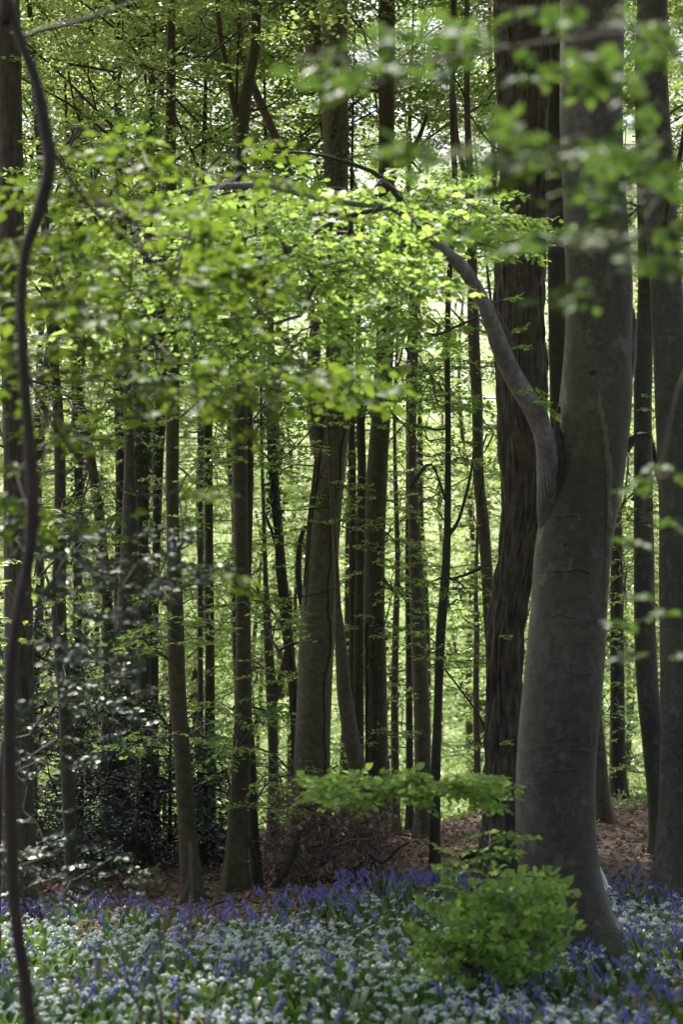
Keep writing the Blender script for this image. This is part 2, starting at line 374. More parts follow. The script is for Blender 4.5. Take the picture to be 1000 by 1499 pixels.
mx = N(nt, 'ShaderNodeMix', data_type='RGBA'); L.new(mr.outputs[0], mx.inputs[0]); L.new(soil.outputs[0], mx.inputs[6]); L.new(mead.outputs[0], mx.inputs[7])
bp = N(nt, 'ShaderNodeBump', Strength=.6, Distance=.05); L.new(n1.outputs[0], bp.inputs['Height'])
pr = N(nt, 'ShaderNodeBsdfPrincipled', Roughness=.9); L.new(mx.outputs[2], pr.inputs['Base Color']); L.new(bp.outputs[0], pr.inputs['Normal']); L.new(pr.outputs[0], out.inputs[0])
link('ground', mesh_from('ground', V, [np.stack([i, i + 1, i + nx + 1, i + nx], -1)], True), gm, kind='structure')

# ------------------------------------------------------------------ crowns of the wood (shared meshes)
def make_crown(name, seed, R, z0, z1, nl, nsp, templ, lsc, zpow=1.0, kind='far', taper=.5, mat=None):
    r = np.random.default_rng(seed); wood = Acc(); twigs = Acc(); O, A, PT, SC = [], [], [], []
    for k in range(nl):
        f = ((k + r.random()) / nl) ** zpow; z = z0 + (z1 - z0) * f; a = r.random() * 2 * math.pi; rr = R * (1 - taper * f) * r.uniform(.55, 1.1)
        d = np.array([math.cos(a), math.sin(a), 0]); s = np.array([-d[1], d[0], 0]); c = r.normal(0, .25)
        t = np.linspace(0, 1, 6)[:, None]; rise = r.uniform(-.3, 1.4)
        path = np.array([0, 0, z]) + d * rr * t + s * c * rr * t ** 2 + np.array([0, 0, 1]) * rise * rr * (t - .45 * t ** 2)
        path[1:] += np.cumsum(r.normal(0, .05, (5, 3)), 0); wood.add(*tube(path, np.linspace(.022, .004, 6) * (rr / 2.5 + .2) * .6, 5))
        for _ in range(nsp):
            q = r.uniform(.2, 1.05); j = min(4, int(q * 5)); g = min(1.2, q * 5 - j); b = path[j] * (1 - g) + path[j + 1] * g
            lat = r.normal(0, .32) * (.35 + q) ; o = b + s * lat * min(1, rr / 2) + np.array([0, 0, r.normal(0, .14)])
            if abs(lat) > .15: wood.add(*tube(np.array([b, (b + o) / 2 + [0, 0, .04], o]), [.006, .004, .002], 3))
            O.append(o); A.append(a + np.sign(lat) * r.uniform(0, 1.0) + r.normal(0, .4)); PT.append(r.normal(0.0, .2)); SC.append(r.uniform(.8, 1.25) * lsc)
    lv = place_sprays(templ, O, A, PT, SC, r, None)
    acc = Acc(); leaves_geo(acc, kind, lv[0], lv[1], lv[2], lv[3])
    me = acc.mesh(name + '_foliage'); me.materials.append(mat); mw = wood.mesh(name + '_limbs', True); mw.materials.append(M_DARK)
    return me, mw
FARC = [make_crown('far', 100 + k, 3.3, 1.2, 19, 34, 14, T_FAR, 1.0, .9, mat=M_FAR) for k in range(6)]
TALLC = [make_crown('tall', 200 + k, 3.6, 0, 9, 30, 16, T_FAR, 1.0, .8, mat=M_FAR) for k in range(4)]
CANOPY = [make_crown('canopy', 300 + k, 5.2, 0, 6, 42, 26, T_FAR, 1.35, 1.0, taper=.35, mat=M_FAR) for k in range(3)]
def add_crown(parent, variants, r, z, scale=1.0, dx=0., dy=0.):

    fm, wm = variants[r.integers(len(variants))]; a = r.random() * 6.28
    for nm, me in (('crown', fm), ('limbs', wm)):
        o = bpy.data.objects.new('crown' if nm == 'crown' else 'limb_framework', me); COL.objects.link(o); o.parent = parent
        o.location = (dx, dy, z); o.rotation_euler = (0, 0, a); o.scale = (scale,) * 3; o['kind'] = 'stuff'

# ------------------------------------------------------------------ traced trees
def extend(pts, Y, top=9.0):
    """3-D rows x,y,z,r from traced (px, py, width) with a root below ground and the unseen stem above the frame"""
    rows = [np.append(P(p[0], p[1], Y if len(p) < 4 else p[3]), W(p[2], p[1], Y if len(p) < 4 else p[3]) / 2) for p in pts]
    b = rows[-1]
    if ground(b[0], b[1]) - .3 < b[2]:
        k = rows[-1].copy(); pv = rows[-2]; dz = (b[2] - (ground(b[0], b[1]) - .35)); dx = (b[0] - pv[0]) / max(.2, pv[2] - b[2])
        k[0] += dx * dz * .5; k[2] -= dz; k[3] *= 1.12; rows.append(k)
    if top and pts[0][1] < 60:
        a = rows[0]; c = rows[1]; sl = np.clip((a[:2] - c[:2]) / max(.3, a[2] - c[2]), -.15, .15)
        for f in (.4, 1.0):
            k = a.copy(); k[:2] += sl * top * f * .6; k[2] += top * f; k[3] = a[3] * (1 - .55 * f); rows.insert(0, k)
    elif not top or pts[0][1] >= 60:
        a = rows[0]; c = rows[1]; sl = np.clip((a[:2] - c[:2]) / max(.3, a[2] - c[2]), -.12, .12)
        for f in (.5, 1.0):
            k = a.copy(); k[:2] += sl * 5 * f * .6; k[0] += .1 * math.sin(pts[0][0] + f * 3); k[2] += 5 * f; k[3] = max(.008, a[3] * (1 - .8 * f)); rows.insert(0, k)
    return np.array(rows)[::-1]
def trunk_rfun(amp, flare, zb, seed, ridges=0, ridge_amp=0., lobes=5):
    def f(R, th, path):
        z = path[:, 2][:, None]; u = th / (2 * math.pi)
        n = vnoise(u * 4, z * 1.3, 4, seed) - .5 + .5 * (vnoise(u * 8, z * 3.2, 8, seed + 1) - .5)
        R = R * (1 + amp * n)
        fl = np.exp(-np.clip(z - zb, 0, 9) / .22) * flare
        R = R * (1 + fl * (1 + .7 * np.cos(th * lobes + seed) + .4 * np.sin(th * (lobes - 2) + seed * 2)))
        if ridges:
            w = .6 * (vnoise(u * 6, z * 2.0, 6, seed + 2) - .5)
            g = vnoise((u * ridges + w * 3), z * 3.2, ridges, seed + 3); g2 = vnoise((u * ridges * 2 + w * 5), z * 8, ridges * 2, seed + 4)
            R = R + ridge_amp * (np.abs(g - .5) * 2.6 + g2 * .5 - .8) + ridge_amp * .8 * (vnoise(u * 5, z * 1.1, 5, seed + 6) - .5) * 2
        return R
    return f
TREES = {}
SHIFT = {'A': (3.0, -3.5), 'S': (-4, -1), 'B': (3.5, 0), 'C': (1.5, 3)}  # unseen canopy crowns set off their trunks so sun reaches the beech spray
def traced(key, name, Y, pts, label, cat='tree', mat=None, amp=.08, flare=.35, sides=14, step=.18, ridges=0, ridge_amp=0, top=9., crown=None, branches=(), group=None, trunk_label=None):
    mat = mat or M_GREEN
    rows = catmull(extend(pts, Y, top), step); rows[:, 3] = np.maximum(rows[:, 3], .004)
    zb = ground(rows[0, 0], rows[0, 1]); base = np.array([rows[0, 0], rows[0, 1], zb])
    e = empty(name, base, label, cat, group); seed = (len(TREES) * 7 + 3) % 90
    acc = Acc(); acc.add(*tube(rows[:, :3], rows[:, 3], sides, trunk_rfun(amp, flare, zb, seed, ridges, ridge_amp)))
    t = link('trunk', acc.mesh('trunk', True, base), mat, e)
    for bi, b in enumerate(branches):
        bm = mat; pp = b
        if isinstance(b, dict): pp = b['pts']; bm = b.get('mat', mat)
        br = catmull(np.array([np.append(P(p[0], p[1], p[3] if len(p) > 3 else Y), W(p[2], p[1], p[3] if len(p) > 3 else Y) / 2) for p in pp]), .1)
        a2 = Acc(); a2.add(*tube(br[:, :3], br[:, 3], 8, trunk_rfun(.1, 0, -99, seed + bi))); link('branch', a2.mesh('branch', True, base), bm, e)
    TREES[key] = dict(e=e, rows=rows, base=base, Y=Y, trunk=t)
    if crown:
        r = np.random.default_rng(seed + 50); zt = EYE + .385 * Y + 1.2
        if crown == 'canopy': add_crown(e, CANOPY, r, max(zt, 8.5) + 1.2 - zb, 1.0, *SHIFT.get(key, (0, 0)))
        else: add_crown(e, TALLC, r, crown - zb, r.uniform(.85, 1.1))
    return TREES[key]

LIMB = [(838, 850, 40, 14.08), (832, 810, 60, 14.04), (818, 770, 58, 13.98), (809, 735, 46, 13.93), (803, 695, 34, 13.86), (798, 645, 29, 13.7), (782, 600, 30, 13.6), (757, 560, 29, 13.5), (737, 520, 27, 13.4), (722, 480, 24, 13.3), (704, 436, 21, 13.2), (680, 396, 20, 13.1), (650, 366, 17, 13.0), (610, 330, 12, 12.9), (570, 303, 11, 12.6), (520, 299, 9, 12.2), (460, 290, 8, 11.8), (400, 274, 10, 11.3), (330, 273, 9, 11.1), (265, 282, 5, 11.0)]
A = traced('A', 'beech_tree', 14.0, [(866, 0, 92), (866, 150, 92), (870, 300, 92), (878, 420, 97), (876, 520, 100), (872, 600, 108), (858, 700, 110), (840, 800, 112), (832, 900, 112), (824, 1000, 116), (816, 1100, 114), (814, 1200, 116), (822, 1290, 118), (840, 1360, 124), (852, 1400, 138)],
    'large smooth grey beech in front right with a pale limb arching to the left', mat=M_BEECH, amp=.05, flare=.22, sides=72, step=.035, crown='canopy')
B = traced('B', 'oak_tree', 19.5, [(764, 0, 74), (765, 150, 74), (769, 300, 70), (763, 380, 72), (761, 450, 76), (762, 560, 76), (763, 660, 74), (765, 740, 66), (758, 800, 60), (748, 870, 54), (740, 930, 54), (738, 1000, 54), (736, 1100, 56), (734, 1200, 56), (730, 1270, 58), (728, 1310, 66)],
    'dark oak with deeply ridged bark and a kinked trunk right behind the grey beech', mat=M_OAK, amp=.12, flare=.25, sides=200, step=.028, ridges=38, ridge_amp=.03, crown='canopy')
C = traced('C', 'beech_tree', 23.0, [(490, 0, 38), (491, 120, 38), (492, 250, 36), (495, 400, 35), (496, 500, 36), (491, 600, 44), (481, 700, 46), (472, 800, 48), (466, 900, 51), (461, 1000, 51), (457, 1100, 52), (456, 1200, 60), (456, 1285, 66)],
    'thick pale beech trunk in the centre rising from the brush pile', mat=bark_mat('centre_beech_bark', (.07, .056, .024), (.12, .10, .05), (.05, .047, .014), .5, (4, 4, 1.2), .4, .8, 70), amp=.06, sides=40, step=.08, crown='canopy',
    branches=[[(482, 700, 26, 22.95), (466, 650, 24, 22.95), (459, 590, 22, 23), (458, 540, 18, 23.1), (462, 470, 15, 23.2)],
              [(492, 250, 30, 23.0), (482, 160, 24, 23.1), (468, 100, 26, 23.2), (455, 40, 28, 23.3), (448, -20, 30, 23.4)],
              [(424, 262, 14, 22.8), (412, 225, 12, 22.6), (396, 185, 13, 22.4), (372, 130, 12, 22.2), (354, 80, 12, 22), (350, 40, 10, 22), (338, 0, 10, 22), (330, -30, 9, 22)]])
traced('D', 'tree', 22.3, [(494, 860, 8), (495, 900, 14), (500, 960, 18), (505, 1020, 22), (516, 1090, 24), (528, 1140, 26), (536, 1200, 27), (545, 1285, 30)],
    'tan leaning trunk touching the right side of the central beech', mat=M_TAN, sides=16, top=0)
traced('E', 'tree', 25.0, [(566, 0, 24), (566, 200, 24), (566, 400, 24), (563, 520, 26), (558, 600, 28), (552, 700, 31), (549, 800, 30), (548, 900, 31), (550, 1000, 33), (552, 1130, 34), (555, 1255, 36)],
    'straight dark olive trunk just right of the central beech', mat=M_GREEN, sides=20,
    branches=[[(566, 275, 16), (580, 252, 13), (597, 228, 11), (612, 205, 8), (625, 170, 6)], [(556, 560, 10), (530, 600, 14, 25.3), (530, 700, 14, 25.6), (527, 850, 16, 25.9), (525, 1000, 17, 26), (525, 1150, 18, 26)]])
traced('G', 'tree', 29.0, [(606, 480, 12), (603, 650, 14), (607, 780, 18), (611, 870, 22), (614, 960, 23), (618, 1050, 24), (619, 1130, 24), (621, 1232, 26)],
    'olive-green trunk standing on the crest left of the slender dark stem', mat=M_TAN, top=0, crown=6.5)
traced('H', 'tree', 22.6, [(664, 0, 8), (662, 160, 8), (666, 290, 9), (657, 420, 8), (655, 520, 9), (656, 650, 9), (655, 780, 11), (651, 860, 14), (645, 930, 15), (641, 1040, 13), (638, 1130, 15), (636, 1285, 17)],
    'slender black stem alone on the leaf litter in front of the bright gap', mat=M_DARK, sides=10,
    branches=[[(656, 785, 6), (672, 760, 5), (688, 700, 4), (694, 660, 3)], [(648, 975, 3), (675, 1010, 3), (700, 1045, 3), (712, 1070, 4)], [(656, 848, 3), (680, 842, 4), (706, 830, 4)], [(655, 740, 4), (632, 680, 3), (610, 700, 6), (600, 715, 5)]])
traced('I', 'tree', 24.0, [(684, 150, 9), (690, 300, 12), (692, 420, 16), (694, 500, 17), (699, 600, 16), (701, 700, 16), (707, 760, 18), (713, 840, 17), (716, 900, 17), (722, 980, 16), (730, 1100, 18), (733, 1270, 20)],
    'thin brown trunk curving in behind the left side of the oak', mat=M_TAN, top=0, branches=[[(690, 330, 6), (681, 260, 7), (668, 200, 8), (664, 140, 8)]])
traced('J', 'tree', 21.2, [(376, 10, 14), (372, 80, 14), (360, 140, 18), (354, 200, 19), (353, 300, 17), (355, 400, 16), (353, 500, 19), (351, 600, 21), (352, 750, 22), (356, 900, 22), (356, 1000, 24), (354, 1100, 27), (349, 1200, 30), (344, 1300, 34)],
    'dark trunk of the close pair in the left half, the thicker left one', mat=M_GREEN, sides=16,
    branches=[[(354, 200, 12), (344, 160, 11), (334, 110, 9), (322, 50, 8), (318, 0, 7)]])
traced('J2', 'tree', 21.6, [(362, 520, 8), (366, 640, 10), (364, 760, 12), (362, 860, 11), (358, 930, 12), (362, 1030, 12), (368, 1110, 13), (371, 1200, 14), (376, 1300, 16)],
    'thin dark stem leaning against the right side of the left-hand pair', mat=M_DARK, top=0)
traced('K', 'tree', 27.5, [(296, 300, 8), (300, 450, 12), (304, 550, 14), (305, 650, 13), (306, 800, 13), (307, 950, 14), (307, 1050, 16), (307, 1180, 18)],
    'straight slim trunk between the left-hand pair and the plain olive trunk', mat=M_GREEN, top=0, crown=6.)
traced('L', 'tree', 20.6, [(250, 130, 14), (250, 260, 17), (252, 400, 18), (253, 560, 19), (252, 700, 19), (254, 800, 20), (257, 900, 24), (259, 1000, 25), (265, 1080, 24), (270, 1150, 26), (275, 1230, 28), (279, 1305, 30)],
    'plain olive trunk whose base stands where brown litter meets the bluebells left of the pair', mat=M_GREEN, sides=18)
traced('M', 'tree', 25.5, [(218, 350, 16), (212, 460, 20), (208, 560, 23), (205, 700, 22), (205, 800, 21), (209, 900, 23), (210, 1000, 24), (211, 1100, 22), (208, 1200, 24), (206, 1245, 27)],
    'ivy-wrapped trunk with a bare grey foot among the hollies', mat=M_BEECH, sides=16, top=0, crown=7.)
traced('Nn', 'tree', 27.0, [(238, 420, 18), (236, 560, 19), (232, 660, 17), (229, 800, 12), (227, 900, 11), (226, 1050, 12), (228, 1180, 13)],
    'thin trunk showing between the ivy-wrapped trunk and the plain olive trunk', mat=M_DARK, top=0)
traced('O', 'tree', 24.5, [(186, 560, 12), (189, 640, 14), (190, 720, 20), (190, 800, 26), (188, 880, 32), (185, 950, 38), (178, 1010, 44), (168, 1080, 44), (166, 1130, 46), (172, 1240, 50)],
    'stout bowed trunk bulging to the left above the hollies', mat=M_BEECH, sides=20, top=0, branches=[[(172, 1180, 6, 24.2), (160, 1130, 6, 24.1), (166, 1080, 6, 24.1), (178, 1010, 5, 24.1), (186, 960, 5, 24.2), (198, 930, 4, 24.2)]])
traced('Pp', 'tree', 27.0, [(112, 540, 12), (124, 620, 14), (134, 680, 15), (143, 740, 15), (150, 800, 15), (158, 900, 16), (160, 1000, 17), (160, 1150, 18)],
    'slanting trunk leaning left at mid height on the left side', mat=M_GREEN, top=0)
traced('Q', 'tree', 18.6, [(66, 330, 12), (72, 440, 14), (80, 540, 15), (86, 620, 16), (88, 720, 17), (87, 820, 20), (86, 900, 22), (91, 970, 22), (96, 1060, 19), (100, 1150, 21), (104, 1240, 19), (106, 1330, 22)],
    'brown trunk second in from the left edge with dead bracken at its foot', mat=M_DARK, sides=14, top=0, crown=8.)
traced('R1', 'tree', 28.0, [(118, 200, 10), (114, 420, 12), (112, 560, 13), (116, 700, 11), (115, 850, 12), (113, 1000, 13), (112, 1160, 14)],
    'ivy-speckled slim trunk just right of the second trunk from the left', mat=M_DARK, top=0, crown=6.)
traced('S', 'tree', 17.4, [(12, 0, 34), (14, 150, 36), (16, 290, 36), (18, 450, 36), (20, 600, 36), (24, 750, 38), (27, 900, 42), (28, 1050, 44), (28, 1200, 46), (30, 1340, 50)],
    'stout dark trunk filling the left edge behind the crooked near stem', mat=M_OAK, sides=40, step=.06, ridges=14, ridge_amp=.008, crown='canopy')
traced('U', 'tree', 24.0, [(946, 380, 24), (943, 500, 26), (941, 600, 27), (942, 700, 28), (943, 800, 30), (944, 900, 31), (948, 1000, 33), (955, 1080, 32), (964, 1180, 31), (970, 1270, 34)],
    'slim smooth trunk right of the grey beech bending to the right at its foot', mat=M_BEECH, sides=20, top=0, crown=8.)
traced('V', 'beech_tree', 19.0, [(955, 0, 44), (956, 120, 44), (964, 260, 46), (974, 400, 48), (982, 520, 50), (989, 700, 52), (993, 850, 54), (995, 1000, 56), (997, 1100, 60), (998, 1200, 68), (1000, 1290, 86), (1001, 1312, 104)],
    'broad beech trunk at the right edge with mossy roots in the bluebells', mat=M_BEECH, sides=40, step=.06, crown='canopy', branches=[[(972, 330, 9, 18.8), (985, 270, 8, 18.4), (998, 215, 7, 18), (1012, 120, 6, 17.6)]])
traced('W', 'tree', 27.0, [(858, 900, 16), (866, 1000, 19), (874, 1080, 22), (880, 1150, 24), (884, 1190, 26)],
    'leaning brown trunk on the grassy crest close behind the grey beech', mat=M_TAN, top=0)
traced('X', 'tree', 31.0, [(900, 500, 14), (902, 700, 16), (903, 870, 19), (904, 1000, 21), (905, 1100, 22), (906, 1185, 24)],
    'dark upright trunk on the grassy crest in the gap right of the grey beech', mat=M_DARK, top=0, crown=7.)
traced('Z', 'tree', 23.0, [(814, 0, 30), (815, 200, 30), (817, 400, 29), (819, 600, 28), (822, 800, 26), (824, 1000, 28), (826, 1255, 30)],
    'dark trunk mostly hidden between the oak and the grey beech', mat=M_DARK, sides=16, crown='canopy')
traced('F', 'tree', 26.5, [(398, 560, 12), (399, 640, 14), (401, 700, 12), (408, 780, 12), (413, 850, 13), (420, 920, 12), (427, 985, 11), (433, 1060, 11), (436, 1250, 13)],
    'crooked ivy-topped stem close to the left of the central beech', mat=M_DARK, top=0, crown=7., branches=[[(412, 830, 6), (402, 790, 5), (388, 752, 4)], [(444, 900, 8), (437, 840, 9), (440, 790, 8), (448, 770, 6)]])
traced('F2', 'tree', 27.5, [(388, 820, 7), (391, 900, 12), (394, 960, 14), (398, 1030, 16), (400, 1100, 15), (401, 1250, 19)],
    'forked tan stem seen between the pair and the central beech', mat=M_TAN, top=0, branches=[[(399, 1030, 12), (409, 1005, 12), (417, 970, 10), (422, 940, 8), (426, 880, 6)]])
traced('AH1', 'tree', 30.0, [(582, 820, 8), (580, 900, 10), (578, 1000, 11), (578, 1100, 12), (580, 1235, 13)], 'thin grey stem immediately right of the straight dark olive trunk', mat=M_TAN, top=0)
traced('AH2', 'tree', 31.0, [(598, 560, 7), (598, 700, 8), (597, 850, 8), (599, 1000, 10), (600, 1236, 12)], 'thinnest black stem touching the left of the olive-green crest trunk', mat=M_DARK, top=0)
traced('AI', 'tree', 33.0, [(697, 860, 6), (698, 930, 9), (697, 1000, 9), (698, 1060, 10), (700, 1225, 11)], 'short thin stem in the bright gap close to the left edge of the oak', mat=M_TAN, top=0)
traced('Y1', 'tree', 33.0, [(909, 600, 6), (906, 780, 7), (902, 880, 8), (898, 1000, 8), (896, 1180, 9)], 'hair-thin dark stem in the bright slit right of the grey beech', mat=M_DARK, top=0)
traced('C2', 'tree', 26.5, [(514, 560, 9), (516, 700, 11), (517, 850, 12), (518, 1000, 14), (519, 1120, 15), (520, 1250, 16)], 'brown stem in the gap between the central beech and the dark olive trunk', mat=M_DARK, top=0, crown=8.)
traced('AG', 'tree', 31.0, [(292, 640, 6), (293, 760, 7), (293, 900, 8), (294, 1150, 9)], 'very thin dark stem hugging the left of the straight slim trunk', mat=M_DARK, top=0)
traced('AE', 'tree', 26.0, [(172, 0, 9), (170, 100, 11), (174, 180, 12), (180, 300, 12), (176, 420, 13), (172, 520, 14), (176, 700, 14), (174, 900, 15), (172, 1200, 16)], 'dark stem showing through the leaves near the top left', mat=M_DARK, crown=9.)

# crooked near stem on the left
Tt = traced('T', 'sapling', 6.6, [(4, -60, 22), (12, 0, 20), (28, 55, 17), (52, 120, 17), (66, 190, 21), (72, 245, 20), (57, 310, 20), (37, 370, 16), (31, 450, 14), (35, 540, 15), (44, 650, 17), (49, 740, 19), (42, 820, 18), (27, 890, 16), (16, 970, 17), (14, 1060, 21), (15, 1170, 21), (19, 1290, 20), (26, 1370, 18), (38, 1450, 18), (48, 1560, 20), (50, 1720, 24)],
    'crooked sapling stem close by at the left edge, out of focus', 'sapling', amp=.34, mat=bark_mat('sapling_bark', (.012, .008, .005), (.028, .02, .013), (.02, .02, .008), .3, (9, 9, 3), .5), sides=14, step=.03, flare=.1, top=0)
Tt['base'][2] = ground(Tt['base'][0], Tt['base'][1])

# scar, pale seam, stubs and knots of the large beech
eA, bA = A['e'], A['base']
Lr = catmull(np.array([np.append(P(p[0], p[1], p[3]), W(p[2], p[1], p[3]) / 2) for p in LIMB]), .05)
acc = Acc(); acc.add(*tube(Lr[:, :3], Lr[:, 3], 20, trunk_rfun(.1, 0, -99, 31)))
limb = link('limb', acc.mesh('limb', True, bA), M_LIMB, eA)
ac_ = Acc(); Lc = Lr[:max(4, int(.19 * len(Lr)))].copy(); Lc[:, 3] = Lc[:, 3] * np.linspace(1.06, .985, len(Lc)) ; ac_.add(*tube(Lc[:, :3], Lc[:, 3], 24, trunk_rfun(.08, 0, -99, 31))); link('limb_collar', ac_.mesh('limb_collar', True, bA), M_BEECH, eA); limb['label'] = 'pale grey limb arching up to the left from a torn wound'
for (pts, sides) in (([(800, 470, 4), (780, 500, 1)], 4),): pass
def surf_strip(pts, Y, wpx, depth, name, mat, parent, base, lift=.006, n=10, T=None):
    """a raised, rounded strip that follows the trunk's near surface"""
    rows = catmull(np.array([np.append(P(p[0], p[1], Y), W(p[2], p[1], Y) / 2) for p in pts]), .02)
    a = Acc(); path = rows[:, :3].copy()
    tr_ = (T or A)['rows']; zc = np.interp(path[:, 2], tr_[:, 2], tr_[:, 0]); rc = np.interp(path[:, 2], tr_[:, 2], tr_[:, 3])
    off = np.clip((path[:, 0] - zc) / rc, -.86, .86); path[:, 1] = Y - rc * np.sqrt(1 - off ** 2) + depth
    nz = (vnoise(np.arange(len(path)) * .35, np.zeros(len(path)), None, 9) - .5)
    path[:, 0] += nz * .012
    a.add(*tube(path, rows[:, 3] * (1 + nz * .6), n)); return link(name, a.mesh(name, True, base), mat, parent)
o = surf_strip([(815, 600, 5), (813, 632, 12), (816, 662, 19), (818, 688, 18), (815, 715, 9), (812, 730, 3)], 14, 14, .0, 'wound', M_SCAR, eA, bA); o['label'] = 'torn reddish-brown wound beside the limb'
for pts in ([(869, 580, 3), (873, 610, 9), (878, 640, 9), (884, 690, 10), (886, 750, 9), (884, 850, 8), (880, 910, 4)],):
    o = surf_strip(pts, 14, 8, .018, 'seam', bark_mat('pale_seam_bark', (.085, .074, .05), (.13, .115, .08), (.1, .1, .06), .3, (9, 9, 2), .4), eA, bA); o.location.y -= .012; o['label'] = 'pale raised seam running down the trunk'
for px, py, w in ((862, 552, 11), (842, 735, 6), (822, 800, 7), (872, 532, 6), (818, 865, 4), (838, 1290, 6)):
    surf_strip([(px - w * .5, py, w * .5), (px, py + 2, w), (px + w * .5, py, w * .5)], 14, w, .012, 'knot', M_DARK, eA, bA)
a2 = Acc(); st = catmull(np.array([np.append(P(*p[:2], 14), W(p[2], p[1], 14) / 2) for p in [(915, 655, 22), (926, 645, 14), (936, 637, 8), (948, 636, 4), (951, 640, 3)]]), .02)
a2.add(*tube(st[:, :3], st[:, 3], 10, trunk_rfun(.3, 0, -99, 5))); link('branch_stub', a2.mesh('branch_stub', True, bA), M_DARK, eA)
a2 = Acc(); st = catmull(np.array([np.append(P(*p[:2], 14), W(p[2], p[1], 14) / 2) for p in [(905, 560, 40), (914, 520, 34), (922, 490, 20), (926, 465, 10), (922, 440, 4)]]), .02)
a2.add(*tube(st[:, :3], st[:, 3], 16, trunk_rfun(.15, 0, -99, 15))); link('burr', a2.mesh('burr', True, bA), M_BEECH, eA)
for pts in ([(477, 590, 3), (470, 650, 4), (462, 720, 5), (455, 780, 4), (451, 840, 3), (446, 900, 1)], [(470, 640, 2), (461, 690, 3), (452, 760, 3), (447, 840, 2)]):
    surf_strip(pts, 23.0, 4, -.002, 'bark_crack', M_DARK, TREES['C']['e'], TREES['C']['base'], T=TREES['C'])
o = surf_strip([(474, 600, 4), (466, 650, 5), (458, 720, 6), (451, 790, 5), (446, 860, 3)], 23.0, 4, .004, 'bark_ridge', M_TAN, TREES['C']['e'], TREES['C']['base'], T=TREES['C'])
# creases across the smooth bark
for k, (px, py, w, h) in enumerate([(800, 1078, 60, -9), (830, 1100, 66, 8), (820, 1128, 50, 3), (812, 1172, 62, -2), (835, 1190, 50, 4), (815, 905, 46, 3), (840, 985, 60, -6), (880, 606, 40, 3), (850, 1322, 52, 3), (830, 840, 60, 4), (826, 760, 50, -3), (865, 640, 44, 3)]):
    x = np.linspace(-.5, .5, 7); surf_strip([(px + w * t * .9, py + h * (t * t * 4 - .5) + (2 * math.sin(k + t * 9)), 3.6 * (1.1 - 1.6 * t * t)) for t in x], 14, 3, .004, 'bark_crease', M_BEECH, eA, bA)
# roots
for k, pts in enumerate([[(868, 1375, 44), (884, 1400, 34), (905, 1418, 24), (930, 1432, 12)], [(820, 1380, 44), (800, 1410, 34), (780, 1432, 18), (765, 1445, 8)], [(850, 1380, 50), (852, 1415, 40), (858, 1440, 22), (862, 1460, 10)]]):
    yy = [13.95, 13.85, 13.75, 13.65] if k < 2 else [13.85, 13.7, 13.5, 13.3]
    rt = []
    for (p, Y) in zip(pts, yy):
        q = P(p[0], p[1], Y); q[2] = max(ground(q[0], q[1]) - .02, q[2]) if p is not pts[-1] else ground(q[0], q[1]) - .06; rt.append(np.append(q, W(p[2], p[1], Y) / 2))
    rt = catmull(np.array(rt), .03); a2 = Acc(); a2.add(*tube(rt[:, :3], rt[:, 3], 14, trunk_rfun(.15, 0, -99, 40 + k))); link('root', a2.mesh('root', True, bA), M_BEECH, eA)

# ------------------------------------------------------------------ leafy branches
M_TWIGD = plain('dark_twig_bark', [(.025, .018, .013), (.05, .04, .03)], .8)
def leafy(parent, origin, skel, ells, n, Y0, Y1, templ, mat, nobj, seed, kind='near', rt=.0026, sc=(.8, 1.2), wood=M_TWIG, extra=None, up=.1, pitch=-.05, power=.45, maxr=None):
    r = np.random.default_rng(seed); tg = ell_points(ells, n, r, Y0, Y1)
    if extra is not None: tg = np.vstack([tg, extra])
    accs = {}; az, root = grow(skel, tg, rt, r, accs, up=up, power=power, maxr=maxr); left = nobj
    roots = sorted(accs, key=lambda q: -np.sum(root == q))
    for q in roots:
        m = root == q; n_ = int(m.sum())
        lv = place_sprays(templ, tg[m], az[m] + r.normal(0, .5, n_), r.normal(pitch, .2, n_), r.uniform(*sc, n_), r, accs[q])
        b = link('branch', accs[q].mesh('branch', True, origin), wood, parent)
        k_ = min(left, int(math.ceil(nobj * n_ / len(tg)))); left -= k_
        leaf_parts(b, origin, lv, mat, k_, r, kind)
sk = [q[:3] for q in Lr[14::4]]
up2 = catmull(np.array([P(610, 330, 12.9), P(560, 262, 12.8), P(500, 236, 12.7), P(450, 225, 12.6), P(400, 222, 12.5)]), .1)
lo2 = catmull(np.array([P(570, 303, 12.8), P(500, 320, 12.5), P(465, 338, 12.3), P(420, 372, 12.1), P(392, 410, 12), P(380, 425, 12)]), .1)
a2 = Acc(); a2.add(*tube(up2, np.linspace(.022, .006, len(up2)), 8)); link('branch', a2.mesh('branch', True, bA), M_DARK, eA)
a2 = Acc(); a2.add(*tube(lo2, np.linspace(.02, .008, len(lo2)), 8)); link('branch', a2.mesh('branch', True, bA), M_DARK, eA)
sk += list(up2[::3]) + list(lo2[::3])
leafy(eA, bA, sk, [(560, 298, 110, 36, 1.4), (470, 320, 140, 50, 1.3), (390, 400, 160, 75), (290, 370, 120, 80), (440, 490, 110, 50, .8), (530, 400, 90, 60), (260, 470, 120, 60, .7)], 220, 11.4, 13.8, T_FINE, M_LEAF, 230, 21, sc=(.9, 1.3))
leafy(eA, bA, sk[6:30], [(640, 300, 70, 36, 1.2), (620, 474, 75, 18, 1.2), (700, 330, 60, 28, 1.3), (600, 400, 50, 50, .7), (735, 350, 25, 16)], 74, 13.3, 14.5, T_FINE, M_LEAF, 70, 23, sc=(.8, 1.15))
leafy(eA, bA, sk[:8], [(786, 585, 22, 20), (722, 440, 14, 14), (755, 500, 10, 25), (735, 470, 20, 8)], 9, 13.3, 13.7, T_LOOSE, M_LEAF, 60, 22, sc=(.3, .5))

